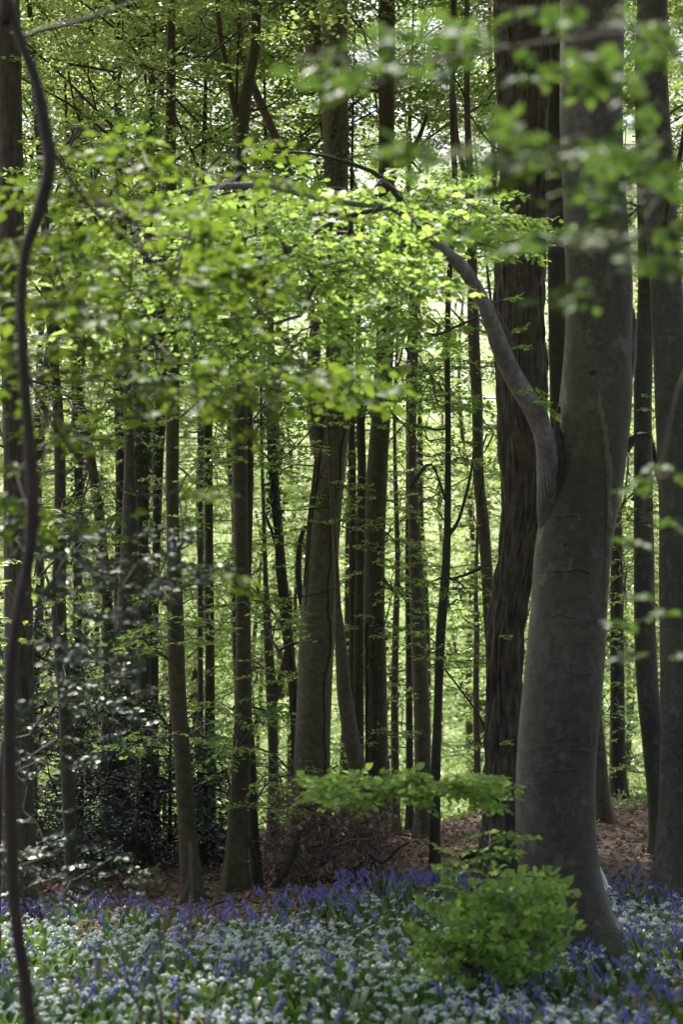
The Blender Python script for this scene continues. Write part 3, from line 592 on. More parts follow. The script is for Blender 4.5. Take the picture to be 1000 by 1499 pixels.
# spray over the near left, carried by the crooked sapling
eT, bT = Tt['e'], np.array(Tt['e'].location)
tk = catmull(np.array([P(66, 200, 6.6), P(130, 300, 7.2), P(220, 380, 7.8), P(300, 430, 8.4), P(400, 500, 8.8)]), .1)
tk2 = catmull(np.array([P(36, 540, 6.6), P(90, 640, 7.0), P(150, 700, 7.6), P(220, 730, 8.3)]), .1)
tk3 = catmull(np.array([P(26, 62, 6.6), P(60, 45, 6.6), P(100, 36, 6.6), P(150, 20, 6.6), P(200, 0, 6.6)]), .05)
for t_, r0 in ((tk, .009), (tk2, .008), (tk3, .011)):
    a2 = Acc(); a2.add(*tube(t_, np.linspace(r0, .003, len(t_)), 7)); link('branch', a2.mesh('branch', True, bT), M_DARK, eT)
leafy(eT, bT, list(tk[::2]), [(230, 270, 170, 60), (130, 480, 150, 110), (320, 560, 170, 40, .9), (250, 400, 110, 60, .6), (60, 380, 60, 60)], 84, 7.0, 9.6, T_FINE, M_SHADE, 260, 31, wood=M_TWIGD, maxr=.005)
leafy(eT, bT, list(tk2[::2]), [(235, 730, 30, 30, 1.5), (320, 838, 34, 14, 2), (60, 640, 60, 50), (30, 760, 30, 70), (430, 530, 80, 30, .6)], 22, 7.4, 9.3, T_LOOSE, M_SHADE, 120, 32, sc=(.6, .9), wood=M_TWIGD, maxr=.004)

# out-of-focus branch hanging in from the upper right
bo = P(1060, 330, 4.7); bo[2] = ground(1.2, 4.7); bo[0] = 1.25
eF = empty('overhanging_branch', (1.45, 4.8, ground(1.45, 4.8)), 'blurred leafy branch reaching across the top right close to the viewer', 'branch')
f1 = catmull(np.array([(1.45, 4.8, -.1), (1.4, 4.8, 1.2), (1.25, 4.8, 2.2), tuple(P(1100, 200, 4.75))]), .1)
f2 = catmull(np.array([P(1100, 200, 4.75), P(980, 200, 4.7), P(880, 230, 4.65), P(780, 240, 4.6), P(690, 230, 4.6), P(620, 240, 4.55)]), .05)
f3 = catmull(np.array([P(1100, 200, 4.75), P(960, 60, 4.75), P(820, 60, 4.7), P(690, 80, 4.65), P(570, 90, 4.6), P(430, 85, 4.6)]), .05)
f4 = catmull(np.array([P(1100, 200, 4.75), P(1010, 320, 4.75), P(940, 350, 4.7), P(860, 340, 4.65)]), .05)
a2 = Acc(); a2.add(*tube(f1, np.linspace(.02, .012, len(f1)), 8)); link('stem', a2.mesh('stem', True, tuple(eF.location)), M_TWIG, eF)
for t_ in (f2, f3, f4):
    a2 = Acc(); a2.add(*tube(t_, np.linspace(.005, .002, len(t_)), 6)); link('branch', a2.mesh('branch', True, tuple(eF.location)), M_TWIG, eF)
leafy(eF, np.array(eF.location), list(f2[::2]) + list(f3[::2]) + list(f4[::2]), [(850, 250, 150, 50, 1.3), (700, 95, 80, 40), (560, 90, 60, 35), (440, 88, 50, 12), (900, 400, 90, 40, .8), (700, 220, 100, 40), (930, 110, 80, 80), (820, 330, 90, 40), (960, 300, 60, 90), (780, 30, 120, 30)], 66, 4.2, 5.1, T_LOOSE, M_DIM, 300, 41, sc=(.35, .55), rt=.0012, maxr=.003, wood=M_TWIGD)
eF2 = empty('drooping_twig', (1.35, 6.2, ground(1.35, 6.2)), 'blurred thin twig with few leaves drooping in front of the right edge trunk', 'twig')
g1 = catmull(np.array([(1.35, 6.2, -.1), (1.3, 6.2, 1.5), P(1020, 560, 6.2), P(968, 680, 6.1), P(940, 760, 6.1), P(955, 850, 6.1), P(975, 960, 6.0)]), .05)
a2 = Acc(); a2.add(*tube(g1, np.linspace(.005, .0015, len(g1)), 6)); link('stem', a2.mesh('stem', True, tuple(eF2.location)), M_TWIGD, eF2)
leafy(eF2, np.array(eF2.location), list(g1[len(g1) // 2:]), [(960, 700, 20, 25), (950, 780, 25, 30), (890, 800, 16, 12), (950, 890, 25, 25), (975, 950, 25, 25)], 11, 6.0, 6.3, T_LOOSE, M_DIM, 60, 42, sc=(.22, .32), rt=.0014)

# low bright spray and the young beech beside the large trunk
ey = empty('beech_seedling', (P(705, 1440, 12.3)[0], 12.3, ground(.8, 12.3)), 'young beech with a flat bright spray reaching left above the bluebells', 'sapling'); by = np.array(ey.location)
y1 = catmull(np.array([by + [0, 0, -.05], P(706, 1380, 12.2), P(690, 1300, 12.1), P(702, 1240, 12), P(712, 1190, 11.9), P(690, 1165, 11.8), P(620, 1158, 11.7), P(540, 1156, 11.6), P(478, 1160, 11.5)]), .05)
a2 = Acc(); a2.add(*tube(y1, np.linspace(.010, .003, len(y1)), 8)); link('stem', a2.mesh('stem', True, by), M_TWIG, ey)
leafy(ey, by, list(y1[10::2]), [(590, 1152, 95, 9, 2), (520, 1156, 45, 7, 2), (680, 1150, 28, 14, 2)], 80, 11.2, 12.3, T_FINE, M_LEAF, 240, 51, sc=(.5, .75), up=.03, pitch=0)
leafy(ey, by, list(y1[2:16:2]), [(700, 1260, 40, 40), (770, 1218, 24, 6), (735, 1210, 30, 15), (690, 1290, 30, 20)], 22, 11.8, 12.5, T_LOOSE, M_LEAF, 60, 52, sc=(.35, .55))
eb = empty('beech_bush', (P(715, 1470, 11.8)[0], 11.8, ground(.85, 11.8)), 'round low yellow-green beech bush at the foot of the large grey beech', 'bush'); bb = np.array(eb.location)
sk = [bb + [dx, dy, z] for dx, dy in ((0, 0), (.1, .05), (-.1, -.05)) for z in (0, .08, .16)]
leafy(eb, bb, sk, [(718, 1380, 74, 58), (765, 1360, 36, 42), (672, 1400, 36, 36), (722, 1425, 62, 24), (735, 1325, 50, 22, .9), (782, 1318, 26, 16, .6)], 165, 11.35, 12.35, T_WILD, M_LEAF, 300, 53, sc=(.3, .65), rt=.0022, pitch=.55, up=.05)

# leafy side branches of the middle trees
def side(key, ells, n, Y0, Y1, seed, mat=M_LEAF, kind='mid', sc=(.7, 1.1), templ=T_FINE, pk=None):
    t = TREES[key]; rr = t['rows']; skel = [q[:3] for q in rr[::3] if q[2] > .6]
    r = np.random.default_rng(seed); tg = ell_points(ells, n, r, Y0, Y1); accs = {}; az, root = grow(skel, tg, .003, r, accs, sides=4, maxr=.02)
    for q in accs:
        m = root == q; k_ = int(m.sum())
        lv = place_sprays(templ, tg[m], az[m] + r.normal(0, .5, k_), r.normal(-.05, .15, k_), r.uniform(*sc, k_), r, accs[q])
        b = link('branch', accs[q].mesh('branch', True, t['base']), M_TWIG, t['e'])
        a3 = Acc(); leaves_geo(a3, kind, *lv); link('foliage', a3.mesh('foliage', False, t['base']), mat, b, 'stuff')
side('E', [(575, 830, 45, 45), (590, 770, 40, 22), (560, 880, 30, 20), (610, 900, 45, 25)], 34, 23.5, 25.5, 61)
side('H', [(625, 930, 45, 22), (680, 870, 30, 30), (640, 760, 30, 20), (690, 960, 20, 30), (660, 560, 50, 40)], 34, 22, 24, 62)
side('J2', [(385, 1170, 45, 26), (400, 1130, 30, 18), (360, 1040, 40, 18), (380, 900, 45, 40), (345, 1090, 20, 20)], 40, 20, 22.5, 63)
side('L', [(265, 1095, 70, 22), (215, 1085, 50, 20), (255, 930, 50, 28), (320, 1085, 30, 18), (225, 940, 40, 20)], 60, 19.5, 22, 64)
side('J', [(350, 680, 50, 40), (330, 820, 50, 30), (340, 560, 60, 40)], 36, 20.5, 22.5, 65)
side('C', [(400, 660, 40, 40), (440, 1160, 25, 12), (520, 620, 30, 30), (560, 560, 50, 30)], 30, 22, 24, 66)
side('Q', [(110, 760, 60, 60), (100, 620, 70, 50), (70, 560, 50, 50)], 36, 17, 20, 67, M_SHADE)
side('K', [(300, 700, 40, 60), (300, 930, 30, 40), (310, 1040, 25, 20)], 30, 26, 29, 68, M_FAR)
side('G', [(600, 560, 60, 50), (620, 700, 50, 60), (590, 1000, 30, 30), (575, 1080, 20, 30)], 46, 27, 31, 69, M_FAR)
side('I', [(700, 620, 35, 50), (690, 760, 30, 40), (680, 480, 50, 30)], 30, 23, 26, 70, M_FAR)
side('U', [(910, 720, 12, 60), (905, 860, 14, 80), (920, 600, 10, 60)], 22, 25, 28, 71, M_FAR)
side('M', [(170, 860, 60, 60), (150, 720, 60, 60), (200, 600, 70, 50), (150, 990, 60, 40)], 60, 24.5, 28, 72, M_FAR)
side('X', [(905, 1100, 30, 50), (880, 950, 20, 60), (930, 1130, 20, 30)], 30, 29, 33, 73, M_FAR)
side('L', [(230, 500, 130, 60), (160, 580, 90, 60), (330, 520, 70, 50)], 80, 18.5, 22, 75)
side('J', [(400, 560, 70, 50), (320, 620, 60, 50), (430, 600, 50, 60)], 50, 19, 22, 76)
side('E', [(620, 560, 60, 40), (560, 500, 60, 40), (640, 640, 50, 50)], 46, 23, 26, 77)
side('C', [(380, 820, 40, 60), (520, 760, 20, 60), (420, 960, 30, 50)], 24, 23, 25.5, 78)
side('Q', [(120, 300, 90, 90), (60, 860, 50, 90), (160, 220, 80, 60)], 60, 16.5, 20, 79)
side('K', [(260, 620, 50, 80), (330, 820, 40, 60), (230, 820, 40, 60)], 44, 26, 30, 80, M_FAR)
side('Pp', [(130, 700, 70, 80), (140, 850, 60, 80), (60, 740, 60, 80)], 70, 26, 30, 90, M_FAR)
side('B', [(735, 930, 12, 16), (742, 1090, 10, 8)], 3, 18.6, 19.2, 74, sc=(.25, .35))

r = np.random.default_rng(222)
for key, zc, scl, dx, dy in (('L', 6.9, .8, 0, 0), ('E', 9., .9, 0, 0), ('S', 6.6, .7, .6, 1), ('Q', 6.2, .7, 0, 1), ('AE', 7.6, 1, 0, 0), ('K', 8., 1, 0, 0), ('I', 8.6, .9, 0, 1), ('Pp', 7., 1, -1, 0), ('G', 9., 1, 0, 0), ('X', 9., 1, 0, 0)):
    add_crown(TREES[key]['e'], TALLC, r, zc, scl, dx, dy)
for key, t in TREES.items():
    if key in ('A', 'T'): continue
    rr = t['rows']; vis = [q for q in rr if .8 < q[2] < 1.6 + .36 * t['Y']]
    for _ in range(r.integers(2, 6)):
        q = vis[r.integers(len(vis) // 3, len(vis))]; a_ = r.random() * 6.28; l = r.uniform(.25, 1.3); d = np.array([math.cos(a_), .5 * math.sin(a_), r.uniform(-.1, .7)]); k_ = np.linspace(0, 1, 7)[:, None]
        pth = q[:3] + d * l * k_ + np.array([0, 0, r.normal(0, .3)]) * l * k_ ** 2 + np.cumsum(r.normal(0, .02, (7, 3)), 0) * (k_ > 0); r0 = min(q[3] * .35, .016)
        a = Acc(); a.add(*tube(pth, np.linspace(r0, r0 * .25, 7), 6)); link('side_twig', a.mesh('side_twig', True, t['base']), M_DARK, t['e'])
# ------------------------------------------------------------------ ivy on trunks
def ivy(key, z_px, n, label, seed, spread=1.25):
    t = TREES[key]; rr = t['rows']; r = np.random.default_rng(seed); zs = [P(500, y, t['Y'])[2] for y in z_px]
    z = r.uniform(min(zs), max(zs), n); th = r.random(n) * 2 * math.pi; cx = np.interp(z, rr[:, 2], rr[:, 0]); cy = np.interp(z, rr[:, 2], rr[:, 1]); rad = np.interp(z, rr[:, 2], rr[:, 3])
    cl = vnoise(th * 1.5, z * 1.6, None, seed); keep = cl > .35; z, th, cx, cy, rad = [q[keep] for q in (z, th, cx, cy, rad)]
    nr = np.stack([np.cos(th), np.sin(th), r.normal(.3, .3, len(z))], -1) + r.normal(0, .3, (len(z), 3)); rad2 = rad * r.uniform(1.03, spread, len(z)) + r.random(len(z)) * .05
    pos = np.stack([cx + rad2 * np.cos(th), cy + rad2 * np.sin(th), z], -1); ax = r.normal(0, .5, (len(z), 3)) + [0, 0, -.8]
    e = empty('ivy', (t['base'][0], t['base'][1], t['base'][2]), label, 'ivy'); a = Acc(); leaves_geo(a, 'mid', pos, ax, nr, r.uniform(.045, .085, len(z)))
    link('foliage', a.mesh('foliage', False, t['base']), M_IVY, e, 'stuff')
    for k in range(3):
        zz = np.arange(t['base'][2] - .05, max(zs), .12); a0 = r.random() * 6 + np.cumsum(r.normal(0, .1, len(zz))); q = np.interp(zz, rr[:, 2], rr[:, 3]) + .006
        pt = np.stack([np.interp(zz, rr[:, 2], rr[:, 0]) + q * np.cos(a0), np.interp(zz, rr[:, 2], rr[:, 1]) + q * np.sin(a0), zz], -1); a = Acc(); a.add(*tube(pt, .011, 5)); link('stem', a.mesh('stem', True, t['base']), M_DARK, e)
rq = np.random.default_rng(333)
for key, t in list(TREES.items()):
    if key in ('A', 'B', 'T', 'V', 'S', 'AI', 'W', 'Z'): continue
    rr = t['rows']; zs = rq.uniform(1.2, 6.5, 4); el = []
    for z in zs:
        x = np.interp(z, rr[:, 2], rr[:, 0]); yv = t['Y']; dd = np.array([x, yv, z]) - CAMP; f_ = dd[1] * CP + dd[2] * SP
        el.append((dd[0] / f_ * FPX + 500, 749.5 - (-dd[1] * SP + dd[2] * CP) / f_ * FPX, 34, 16))
    side(key, el, 26, t['Y'] - 1.0, t['Y'] + 1.0, int(rq.integers(9999)), M_LEAF if t['Y'] < 24 else M_FAR, sc=(.5, .85))
ivy('M', (420, 950), 1500, 'ivy climbing the trunk with the bare grey foot on the left', 1, 1.6)
ivy('F', (560, 760), 500, 'ivy bunched on top of the crooked stem left of the central beech', 2, 2.2)
ivy('C', (60, 420), 700, 'ivy on the upper part of the central beech trunk', 3, 1.2)
ivy('E', (900, 1150), 120, 'sparse ivy leaves low on the straight dark olive trunk', 4, 1.2)
ivy('R1', (200, 1000), 700, 'ivy on the slim trunk near the left edge', 5, 1.5)

# ------------------------------------------------------------------ hollies
def holly(label, base, ells, n, Y0, Y1, seed, nobj=0, kind='mid', sc=(.7, 1.1), skz=2.4):
    r = np.random.default_rng(seed); tg = ell_points(ells, n, r, Y0, Y1); gz = ground(tg[:, 0], tg[:, 1]); tg[:, 2] = np.maximum(tg[:, 2], gz + .08)
    b = np.array([base[0], base[1], ground(*base)]); e = empty('holly_bush', b, label, 'holly'); skel = [b + [0, 0, z] for z in np.arange(-.05, skz, .2)]
    thin = kind == 'near'; acc = Acc(); acc.add(*tube(np.array(skel), np.linspace(.02 if thin else .035, .01, len(skel)), 7)); az = grow(skel, tg, .0015 if thin else .003, r, acc, sides=4, maxr=.005 if thin else .018)
    lv = place_sprays(T_HOLLY, tg, az + r.normal(0, .7, n), r.normal(.1, .35, n), r.uniform(*sc, n), r, acc)
    s = link('stem', acc.mesh('stem', True, b), M_DARK, e); leaf_parts(s, b, lv, M_HOLLY, nobj, r, kind)
holly('tall holly behind the hollies\' left end, between the left edge trunks', (-3.0, 23.0), [(60, 1080, 100, 200), (30, 1000, 70, 160)], 280, 21.5, 25, 81)
holly('dense dark holly between the bowed trunk and the plain olive trunk', (-2.2, 25.8), [(235, 1190, 70, 80), (180, 1220, 90, 60), (240, 1090, 70, 80, .5), (180, 1060, 90, 70, .35)], 360, 24.6, 27, 82)
holly('dark holly right of the plain olive trunk, left of the pair', (-1.65, 24.5), [(310, 1180, 40, 80), (310, 1240, 40, 40), (290, 1120, 40, 50)], 260, 23.5, 25.5, 83)
holly('holly spreading low at the left behind the second trunk', (-3.1, 24.0), [(120, 1200, 70, 80), (80, 1240, 80, 50), (140, 1090, 70, 80)], 400, 21.5, 24.5, 84)
holly('blurred glossy holly sprays hanging at middle height near the left', (-1.75, 9.2), [(160, 840, 120, 50, 1), (100, 900, 90, 60), (60, 850, 60, 90), (180, 930, 70, 40), (30, 760, 30, 60), (90, 980, 80, 50)], 66, 8.6, 9.8, 85, 220, 'near', (.4, .7), 2.9)
holly('blurred small-leaved holly sprays low at the left with bright glints', (-1.95, 11.5), [(40, 1180, 50, 130), (100, 1060, 60, 60), (60, 1290, 70, 50), (160, 1010, 50, 50), (130, 1270, 60, 30), (190, 1290, 50, 12)], 80, 10.5, 12.5, 86, 160, 'near', (.35, .6), 1.6)

# ------------------------------------------------------------------ brush pile round the central beech
r = np.random.default_rng(91)
bz = ground(P(470, 1300, 22.2)[0], 22.2); bp_ = np.array([P(480, 1300, 22.3)[0], 22.3, bz]); e = empty('brush_pile', bp_, 'heap of dead twigs with clinging brown leaves round the central trunk', 'brush pile')
tg = ell_points([(475, 1245, 85, 60), (455, 1190, 48, 50), (530, 1235, 40, 60), (425, 1280, 60, 25), (490, 1290, 70, 20), (440, 1165, 25, 35, 1.5), (520, 1190, 30, 30)], 330, r, 21.4, 23.4); tg[:, 2] = np.maximum(tg[:, 2], bz + .03)
acc = Acc()
for t in tg:
    l = r.uniform(.3, 1.15); d = unit(r.normal(0, 1, 3) * [1, .8, .55]); p0 = t - d * l / 2; p0[2] = max(p0[2], bz)
    k = np.linspace(0, 1, 5)[:, None]; sd_ = r.normal(0, .14 * l, 3); pth = p0 + d * l * k + sd_ * np.sin(k * math.pi) + r.normal(0, .015, (5, 3)); acc.add(*tube(pth, np.linspace(r.uniform(.004, .011), .002, 5), 4))
    for _ in range(3):
        q = pth[r.integers(1, 5)]; d2 = unit(d + r.normal(0, .8, 3)) * r.uniform(.1, .35); acc.add(*tube(np.array([q, q + d2 * .5 + r.normal(0, .02, 3), q + d2]), [.003, .0025, .0015], 3))
link('twigs_heaped', acc.mesh('twigs_heaped', True, bp_), plain('brush_twig', [(.06, .035, .028), (.22, .15, .13)], .7), e, 'stuff').name = 'brushwood'
n = 1700; pk = tg[r.integers(len(tg), size=n)] + r.normal(0, .13, (n, 3)); pk[:, 2] = np.maximum(pk[:, 2], bz + .02)
a = Acc(); leaves_geo(a, 'mid', pk, r.normal(0, .5, (n, 3)) + [0, 0, -.7], r.normal(0, 1, (n, 3)), r.uniform(.045, .08, n)); link('dead_leaves', a.mesh('dead_leaves', False, bp_), plain('clinging_dead_leaf', [(.14, .075, .05), (.28, .17, .11), (.45, .31, .22)], .6, .35), e, 'stuff')
for k, pts in enumerate([[(360, 1345, 5), (400, 1300, 9), (425, 1260, 10), (440, 1215, 7)], [(540, 1250, 4), (560, 1262, 5), (585, 1240, 4), (600, 1232, 3)], [(330, 1130, 3), (350, 1190, 4), (375, 1260, 5), (385, 1310, 5)]]):
    rr = catmull(np.array([np.append(P(p[0], p[1], 21.3), W(p[2], p[1], 21.3) / 2) for p in pts]), .05); a = Acc(); a.add(*tube(rr[:, :3], rr[:, 3], 7)); link('dead_branch', a.mesh('dead_branch', True, bp_), M_DARK, e)
# dead fronds at the foot of the brown trunk on the left
r = np.random.default_rng(92); q0 = P(108, 1320, 18.3); q0[2] = ground(q0[0], q0[1]); e = empty('dead_bracken', q0, 'small tuft of dead brown fronds at the foot of a trunk on the left', 'bracken')
a = Acc(); pk = []
for k in range(16):
    d = np.array([r.normal(0, .16), r.normal(0, .16), r.uniform(.3, .6)]); t = np.linspace(0, 1, 6)[:, None]; pth = q0 + d * t + np.array([d[0] * 1.5, d[1] * 1.5, -.25]) * t ** 2; a.add(*tube(pth, np.linspace(.004, .0015, 6), 4)); pk += list(pth[2:] + r.normal(0, .03, (4, 3)))
link('stalk', a.mesh('stalk', True, q0), M_TWIG, e); pk = np.repeat(np.array(pk), 3, 0); n = len(pk); a = Acc(); leaves_geo(a, 'mid', pk + r.normal(0, .03, (n, 3)), r.normal(0, 1, (n, 3)) + [0, 0, -.6], r.normal(0, 1, (n, 3)), r.uniform(.03, .055, n)); link('dead_leaves', a.mesh('dead_leaves', False, q0), M_DEAD, e, 'stuff')

# sticks and logs
def stick(pts, Y, label, name='fallen_branch', mat=M_DARK, twigs=()):
    rows = catmull(np.array([np.append(P(p[0], p[1], p[3] if len(p) > 3 else Y), W(p[2], p[1], Y) / 2) for p in pts]), .04); b = rows[-1, :3].copy(); b[2] = ground(b[0], b[1]); e = empty(name, b, label, 'branch')
    a = Acc(); a.add(*tube(rows[:, :3], rows[:, 3], 8, trunk_rfun(.2, 0, -99, int(pts[0][0]) % 80))); link('stem', a.mesh('stem', True, b), mat, e)
    for tw in twigs:
        rows = catmull(np.array([np.append(P(p[0], p[1], Y), W(p[2], p[1], Y) / 2) for p in tw]), .04); a = Acc(); a.add(*tube(rows[:, :3], rows[:, 3], 6)); link('side_twig', a.mesh('side_twig', True, b), mat, e)
stick([(866, 1236, 3), (871, 1255, 5), (879, 1275, 6), (888, 1297, 6), (880, 1310, 5), (881, 1330, 4), (884, 1350, 3)], 14.3, 'pale barkless broken stick leaning by the right side of the grey beech', mat=M_PALEWOOD, twigs=[[(887, 1297, 4), (893, 1298, 3), (896, 1301, 2)]])
stick([(585, 1262, 3), (610, 1258, 5), (635, 1253, 6), (652, 1250, 4)], 26, 'dark fallen branch lying on the litter behind the slender black stem')
stick([(664, 1262, 6), (682, 1252, 14), (700, 1248, 18), (716, 1250, 12)], 24.5, 'short mossy log on the litter at the left foot of the oak', 'log', bark_mat('mossy_log', (.04, .035, .02), (.07, .06, .03), (.05, .075, .015), .9))
stick([(300, 1330, 3), (330, 1318, 4), (352, 1328, 3), (378, 1345, 4), (400, 1340, 3)], 19.2, 'long thin dead branch lying in the bluebells left of the brush pile', twigs=[[(352, 1328, 3), (365, 1318, 2), (380, 1322, 2)]])
stick([(284, 1302, 3), (298, 1309, 5), (312, 1316, 4)], 20.3, 'short dark stick beside the base of the plain olive trunk')
# bare blurred stems in front of the flowers
e = empty('bare_shrub', (P(255, 1499, 8.2)[0], 8.2, ground(-.7, 8.2)), 'leafless thin shrub stems blurred in front of the flowers at lower left', 'shrub'); b = np.array(e.location); r = np.random.default_rng(77)
for pts in ([(240, 1600, 6), (238, 1499, 6), (222, 1420, 5), (240, 1360, 4), (275, 1290, 3), (280, 1240, 3)], [(250, 1600, 6), (262, 1499, 5), (262, 1420, 4), (280, 1330, 4), (278, 1230, 3)], [(238, 1499, 4), (200, 1470, 4), (180, 1400, 3), (170, 1360, 2)], [(262, 1450, 4), (310, 1460, 4), (350, 1430, 3), (380, 1420, 2)], [(222, 1420, 3), (190, 1380, 3), (150, 1350, 2)], [(330, 1600, 5), (345, 1500, 5), (360, 1440, 4), (372, 1360, 3)], [(270, 1380, 3), (300, 1370, 3), (330, 1320, 2)]):
    rows = catmull(np.array([np.append(P(p[0], p[1], 8.2), W(p[2], p[1], 8.2) / 2) for p in pts]), .05); a = Acc(); a.add(*tube(rows[:, :3], rows[:, 3], 6)); link('stem', a.mesh('stem', True, b), M_TWIG, e)

# ------------------------------------------------------------------ leaf litter and flowers
r = np.random.default_rng(101); n = 42000
y = 15.5 + 23 * r.random(n) ** 1.15; x = (r.random(n) * 2 - 1) * (1.5 + .2 * y); z = ground(x, y) + r.random(n) * .035
a = Acc(); leaves_geo(a, 'far', np.stack([x, y, z], -1), r.normal(0, 1, (n, 3)) * [1, 1, .25], r.normal(0, .5, (n, 3)) + [0, 0, 1], r.uniform(.05, .10, n))
link('leaf_litter', a.mesh('leaf_litter'), M_DEAD, kind='stuff')
def edge(x):   # distance at which the flower carpet ends
    return 17.9 + .35 * np.sin(x * 1.7) + 1.6 * sst(-.9, .3, x) + 1.6 * sst(.8, 3.0, x) - .4 * (1 - sst(-3.5, -1.0, x))
def scatter(n, Y0, Y1, dens):
    yy = r.uniform(Y0, Y1, n); xx = (r.random(n) * 2 - 1) * (1.2 + .2 * Y1); ok = (np.abs(xx) < 1.2 + .2 * yy) & (r.random(n) < dens(xx, yy)); return xx[ok], yy[ok]
def patch(x, y, s, k): return vnoise(x * s + 40, y * s, None, k)
def inst(acc, V, Fs, pos, ang, sc, lean=None):
    ca, sa = np.cos(ang), np.sin(ang); G = np.empty((len(pos), len(V), 3)); s = sc[:, None]
    G[..., 0] = (V[None, :, 0] * ca[:, None] - V[None, :, 1] * sa[:, None]) * s + pos[:, 0:1]; G[..., 1] = (V[None, :, 0] * sa[:, None] + V[None, :, 1] * ca[:, None]) * s + pos[:, 1:2]; G[..., 2] = V[None, :, 2] * s + pos[:, 2:3]
    if lean is not None: G[..., 0] += lean[:, 0:1] * V[None, :, 2] * s; G[..., 1] += lean[:, 1:2] * V[None, :, 2] * s
    off = (np.arange(len(pos)) * len(V))[:, None, None]; acc.add(G.reshape(-1, 3), *[(f[None] + off).reshape(-1, f.shape[1]) for f in Fs])
def umbel(seed):
    q = np.random.default_rng(seed); a = Acc(); m = 11
    for k in range(m):
        ph = k * 2.4; el = math.acos(1 - (k + .5) / m * .95); d = np.array([math.sin(el) * math.cos(ph), math.sin(el) * math.sin(ph), math.cos(el)]); c = np.array([0, 0, .28]) + d * .026 * q.uniform(.7, 1.3)
        u = unit(np.cross(d, [.3, .1, 1.])); v = np.cross(d, u); t = np.arange(6) * math.pi / 3 + q.random(); rr_ = .0125 * np.where(np.arange(6) % 2 == 0, 1.15, .7)
        c = c + q.normal(0, .006, 3); a.add(c + rr_[:, None] * (np.cos(t)[:, None] * u + np.sin(t)[:, None] * v) + d * .002, np.arange(6)[None])
    return np.concatenate(a.V), [np.concatenate(f) for f in a.F.values()]
def stemgeo(h): v, f, g = tube(np.array([(0, 0, 0), (.004, 0, h * .5), (0, 0, h)]), .0018, 3); return v, [f, g]
def strap(L, w, arch, hgt):
    t = np.array([0, .3, .65, 1.]); ww = w * np.array([.3, 1, .85, .05]); x = L * t * arch; zz = hgt * np.sin(np.minimum(t * 2.0, 1.9) * .9) ; V = []
    for a_, b_, c_ in zip(x, ww, zz): V += [(a_, b_, c_), (a_, 0, c_ - .25 * b_), (a_, -b_, c_)]
    F = []
    for i_ in range(3): k = i_ * 3; F += [(k, k + 1, k + 4, k + 3), (k + 1, k + 2, k + 5, k + 4)]
    return np.array(V), [np.array(F)]
def bell(seed):
    q = np.random.default_rng(seed); a = Acc(); m = 7
    for k in range(m):
        f = k / (m - 1); c = np.array([.03 + .055 * f, q.normal(0, .012), .36 - .06 * f * f - .13 * (1 - f)]); s = .0125 * (1.1 - .4 * f); t = np.arange(4) * math.pi / 2 + q.random()
        top = c + [0, 0, .012]; ring = c + np.stack([np.cos(t) * s * .55, np.sin(t) * s * .55, np.zeros(4)], -1); rim = c + np.stack([np.cos(t) * s, np.sin(t) * s, np.full(4, -.02)], -1)
        j = np.arange(4); kk = (j + 1) % 4; a.add(np.vstack([top, ring, rim]), np.stack([np.zeros(4, int), 1 + j, 1 + kk], -1), np.stack([1 + j, 5 + j, 5 + kk, 1 + kk], -1))
    return np.concatenate(a.V), [np.concatenate(f) for f in a.F.values()]
def bstem(): v, f, g = tube(np.array([(0, 0, 0), (.01, 0, .2), (.03, 0, .32), (.075, 0, .345), (.095, 0, .31)]), .002, 3); return v, [f, g]
def garlic_d(x, y):
    d = 1 - 1.0 * sst(-1.6, .6, y - edge(x) + 1.7); d = d * (.22 + .6 * sst(.3, .6, patch(x, y, 1.1, 3)) + .45 * sst(.4, .6, patch(x, y, 2.7, 12)))
    d = d * (1 - .45 * sst(.5, 2.2, x) * (1 - sst(11.5, 13.2, y))); return d
def blue_d(x, y):
    e_ = y - edge(x); far = .38 * sst(-3.2, -.8, e_) * (1 - sst(-.2, .5, e_)) * (.5 + .7 * patch(x, y, 1.6, 6)); near = .22 * sst(.42, .62, patch(x, y, 1.3, 8)) + .30 * sst(0., 1.6, x) * sst(.3, .6, patch(x, y, 1.9, 5)) * (1 - .4 * sst(13, 16, y)); return np.clip(far * 1.0 + near * (1 - far), 0, 1) * (1 - sst(-.1, .7, e_))
xx, yy = scatter(17000, 6, 22.5, garlic_d); n = len(xx); pos = np.stack([xx, yy, ground(xx, yy)], -1); sc = r.uniform(.55, 1.1, n) * .74; an = r.random(n) * 6.28; ln = r.normal(0, .12, (n, 2))
aw, ag = Acc(), Acc(); UM = [umbel(k) for k in range(4)]; pick = r.integers(4, size=n)
for k in range(4): m = pick == k; inst(aw, *UM[k], pos[m], an[m], sc[m], ln[m])
inst(ag, *stemgeo(.28), pos, an, sc, ln)
M_WHITE = plain('garlic_petals', [(.33, .38, .38), (.50, .55, .55), (.42, .46, .45)], .6, .35)
M_STEM = plain('stem_green', [(.06, .11, .03), (.045, .085, .02)], .5, .2)
M_GLEAF = leaf_mat('garlic_leaf', [(.035, .075, .022), (.055, .11, .03), (.085, .15, .04)], (1.3, 1.4, .6), .35, .35, .5)
print('garlic', n)
link('wild_garlic_carpet', aw.mesh('wild_garlic_carpet'), M_WHITE, kind='stuff')
xx, yy = scatter(42000, 6, 23, lambda x, y: np.clip(garlic_d(x, y) * .8 + .25, 0, 1) * (1 - sst(-.6, .6, y - edge(x)))); n = len(xx); pos = np.stack([xx, yy, ground(xx, yy)], -1)
al = Acc(); pick = r.integers(3, size=n)
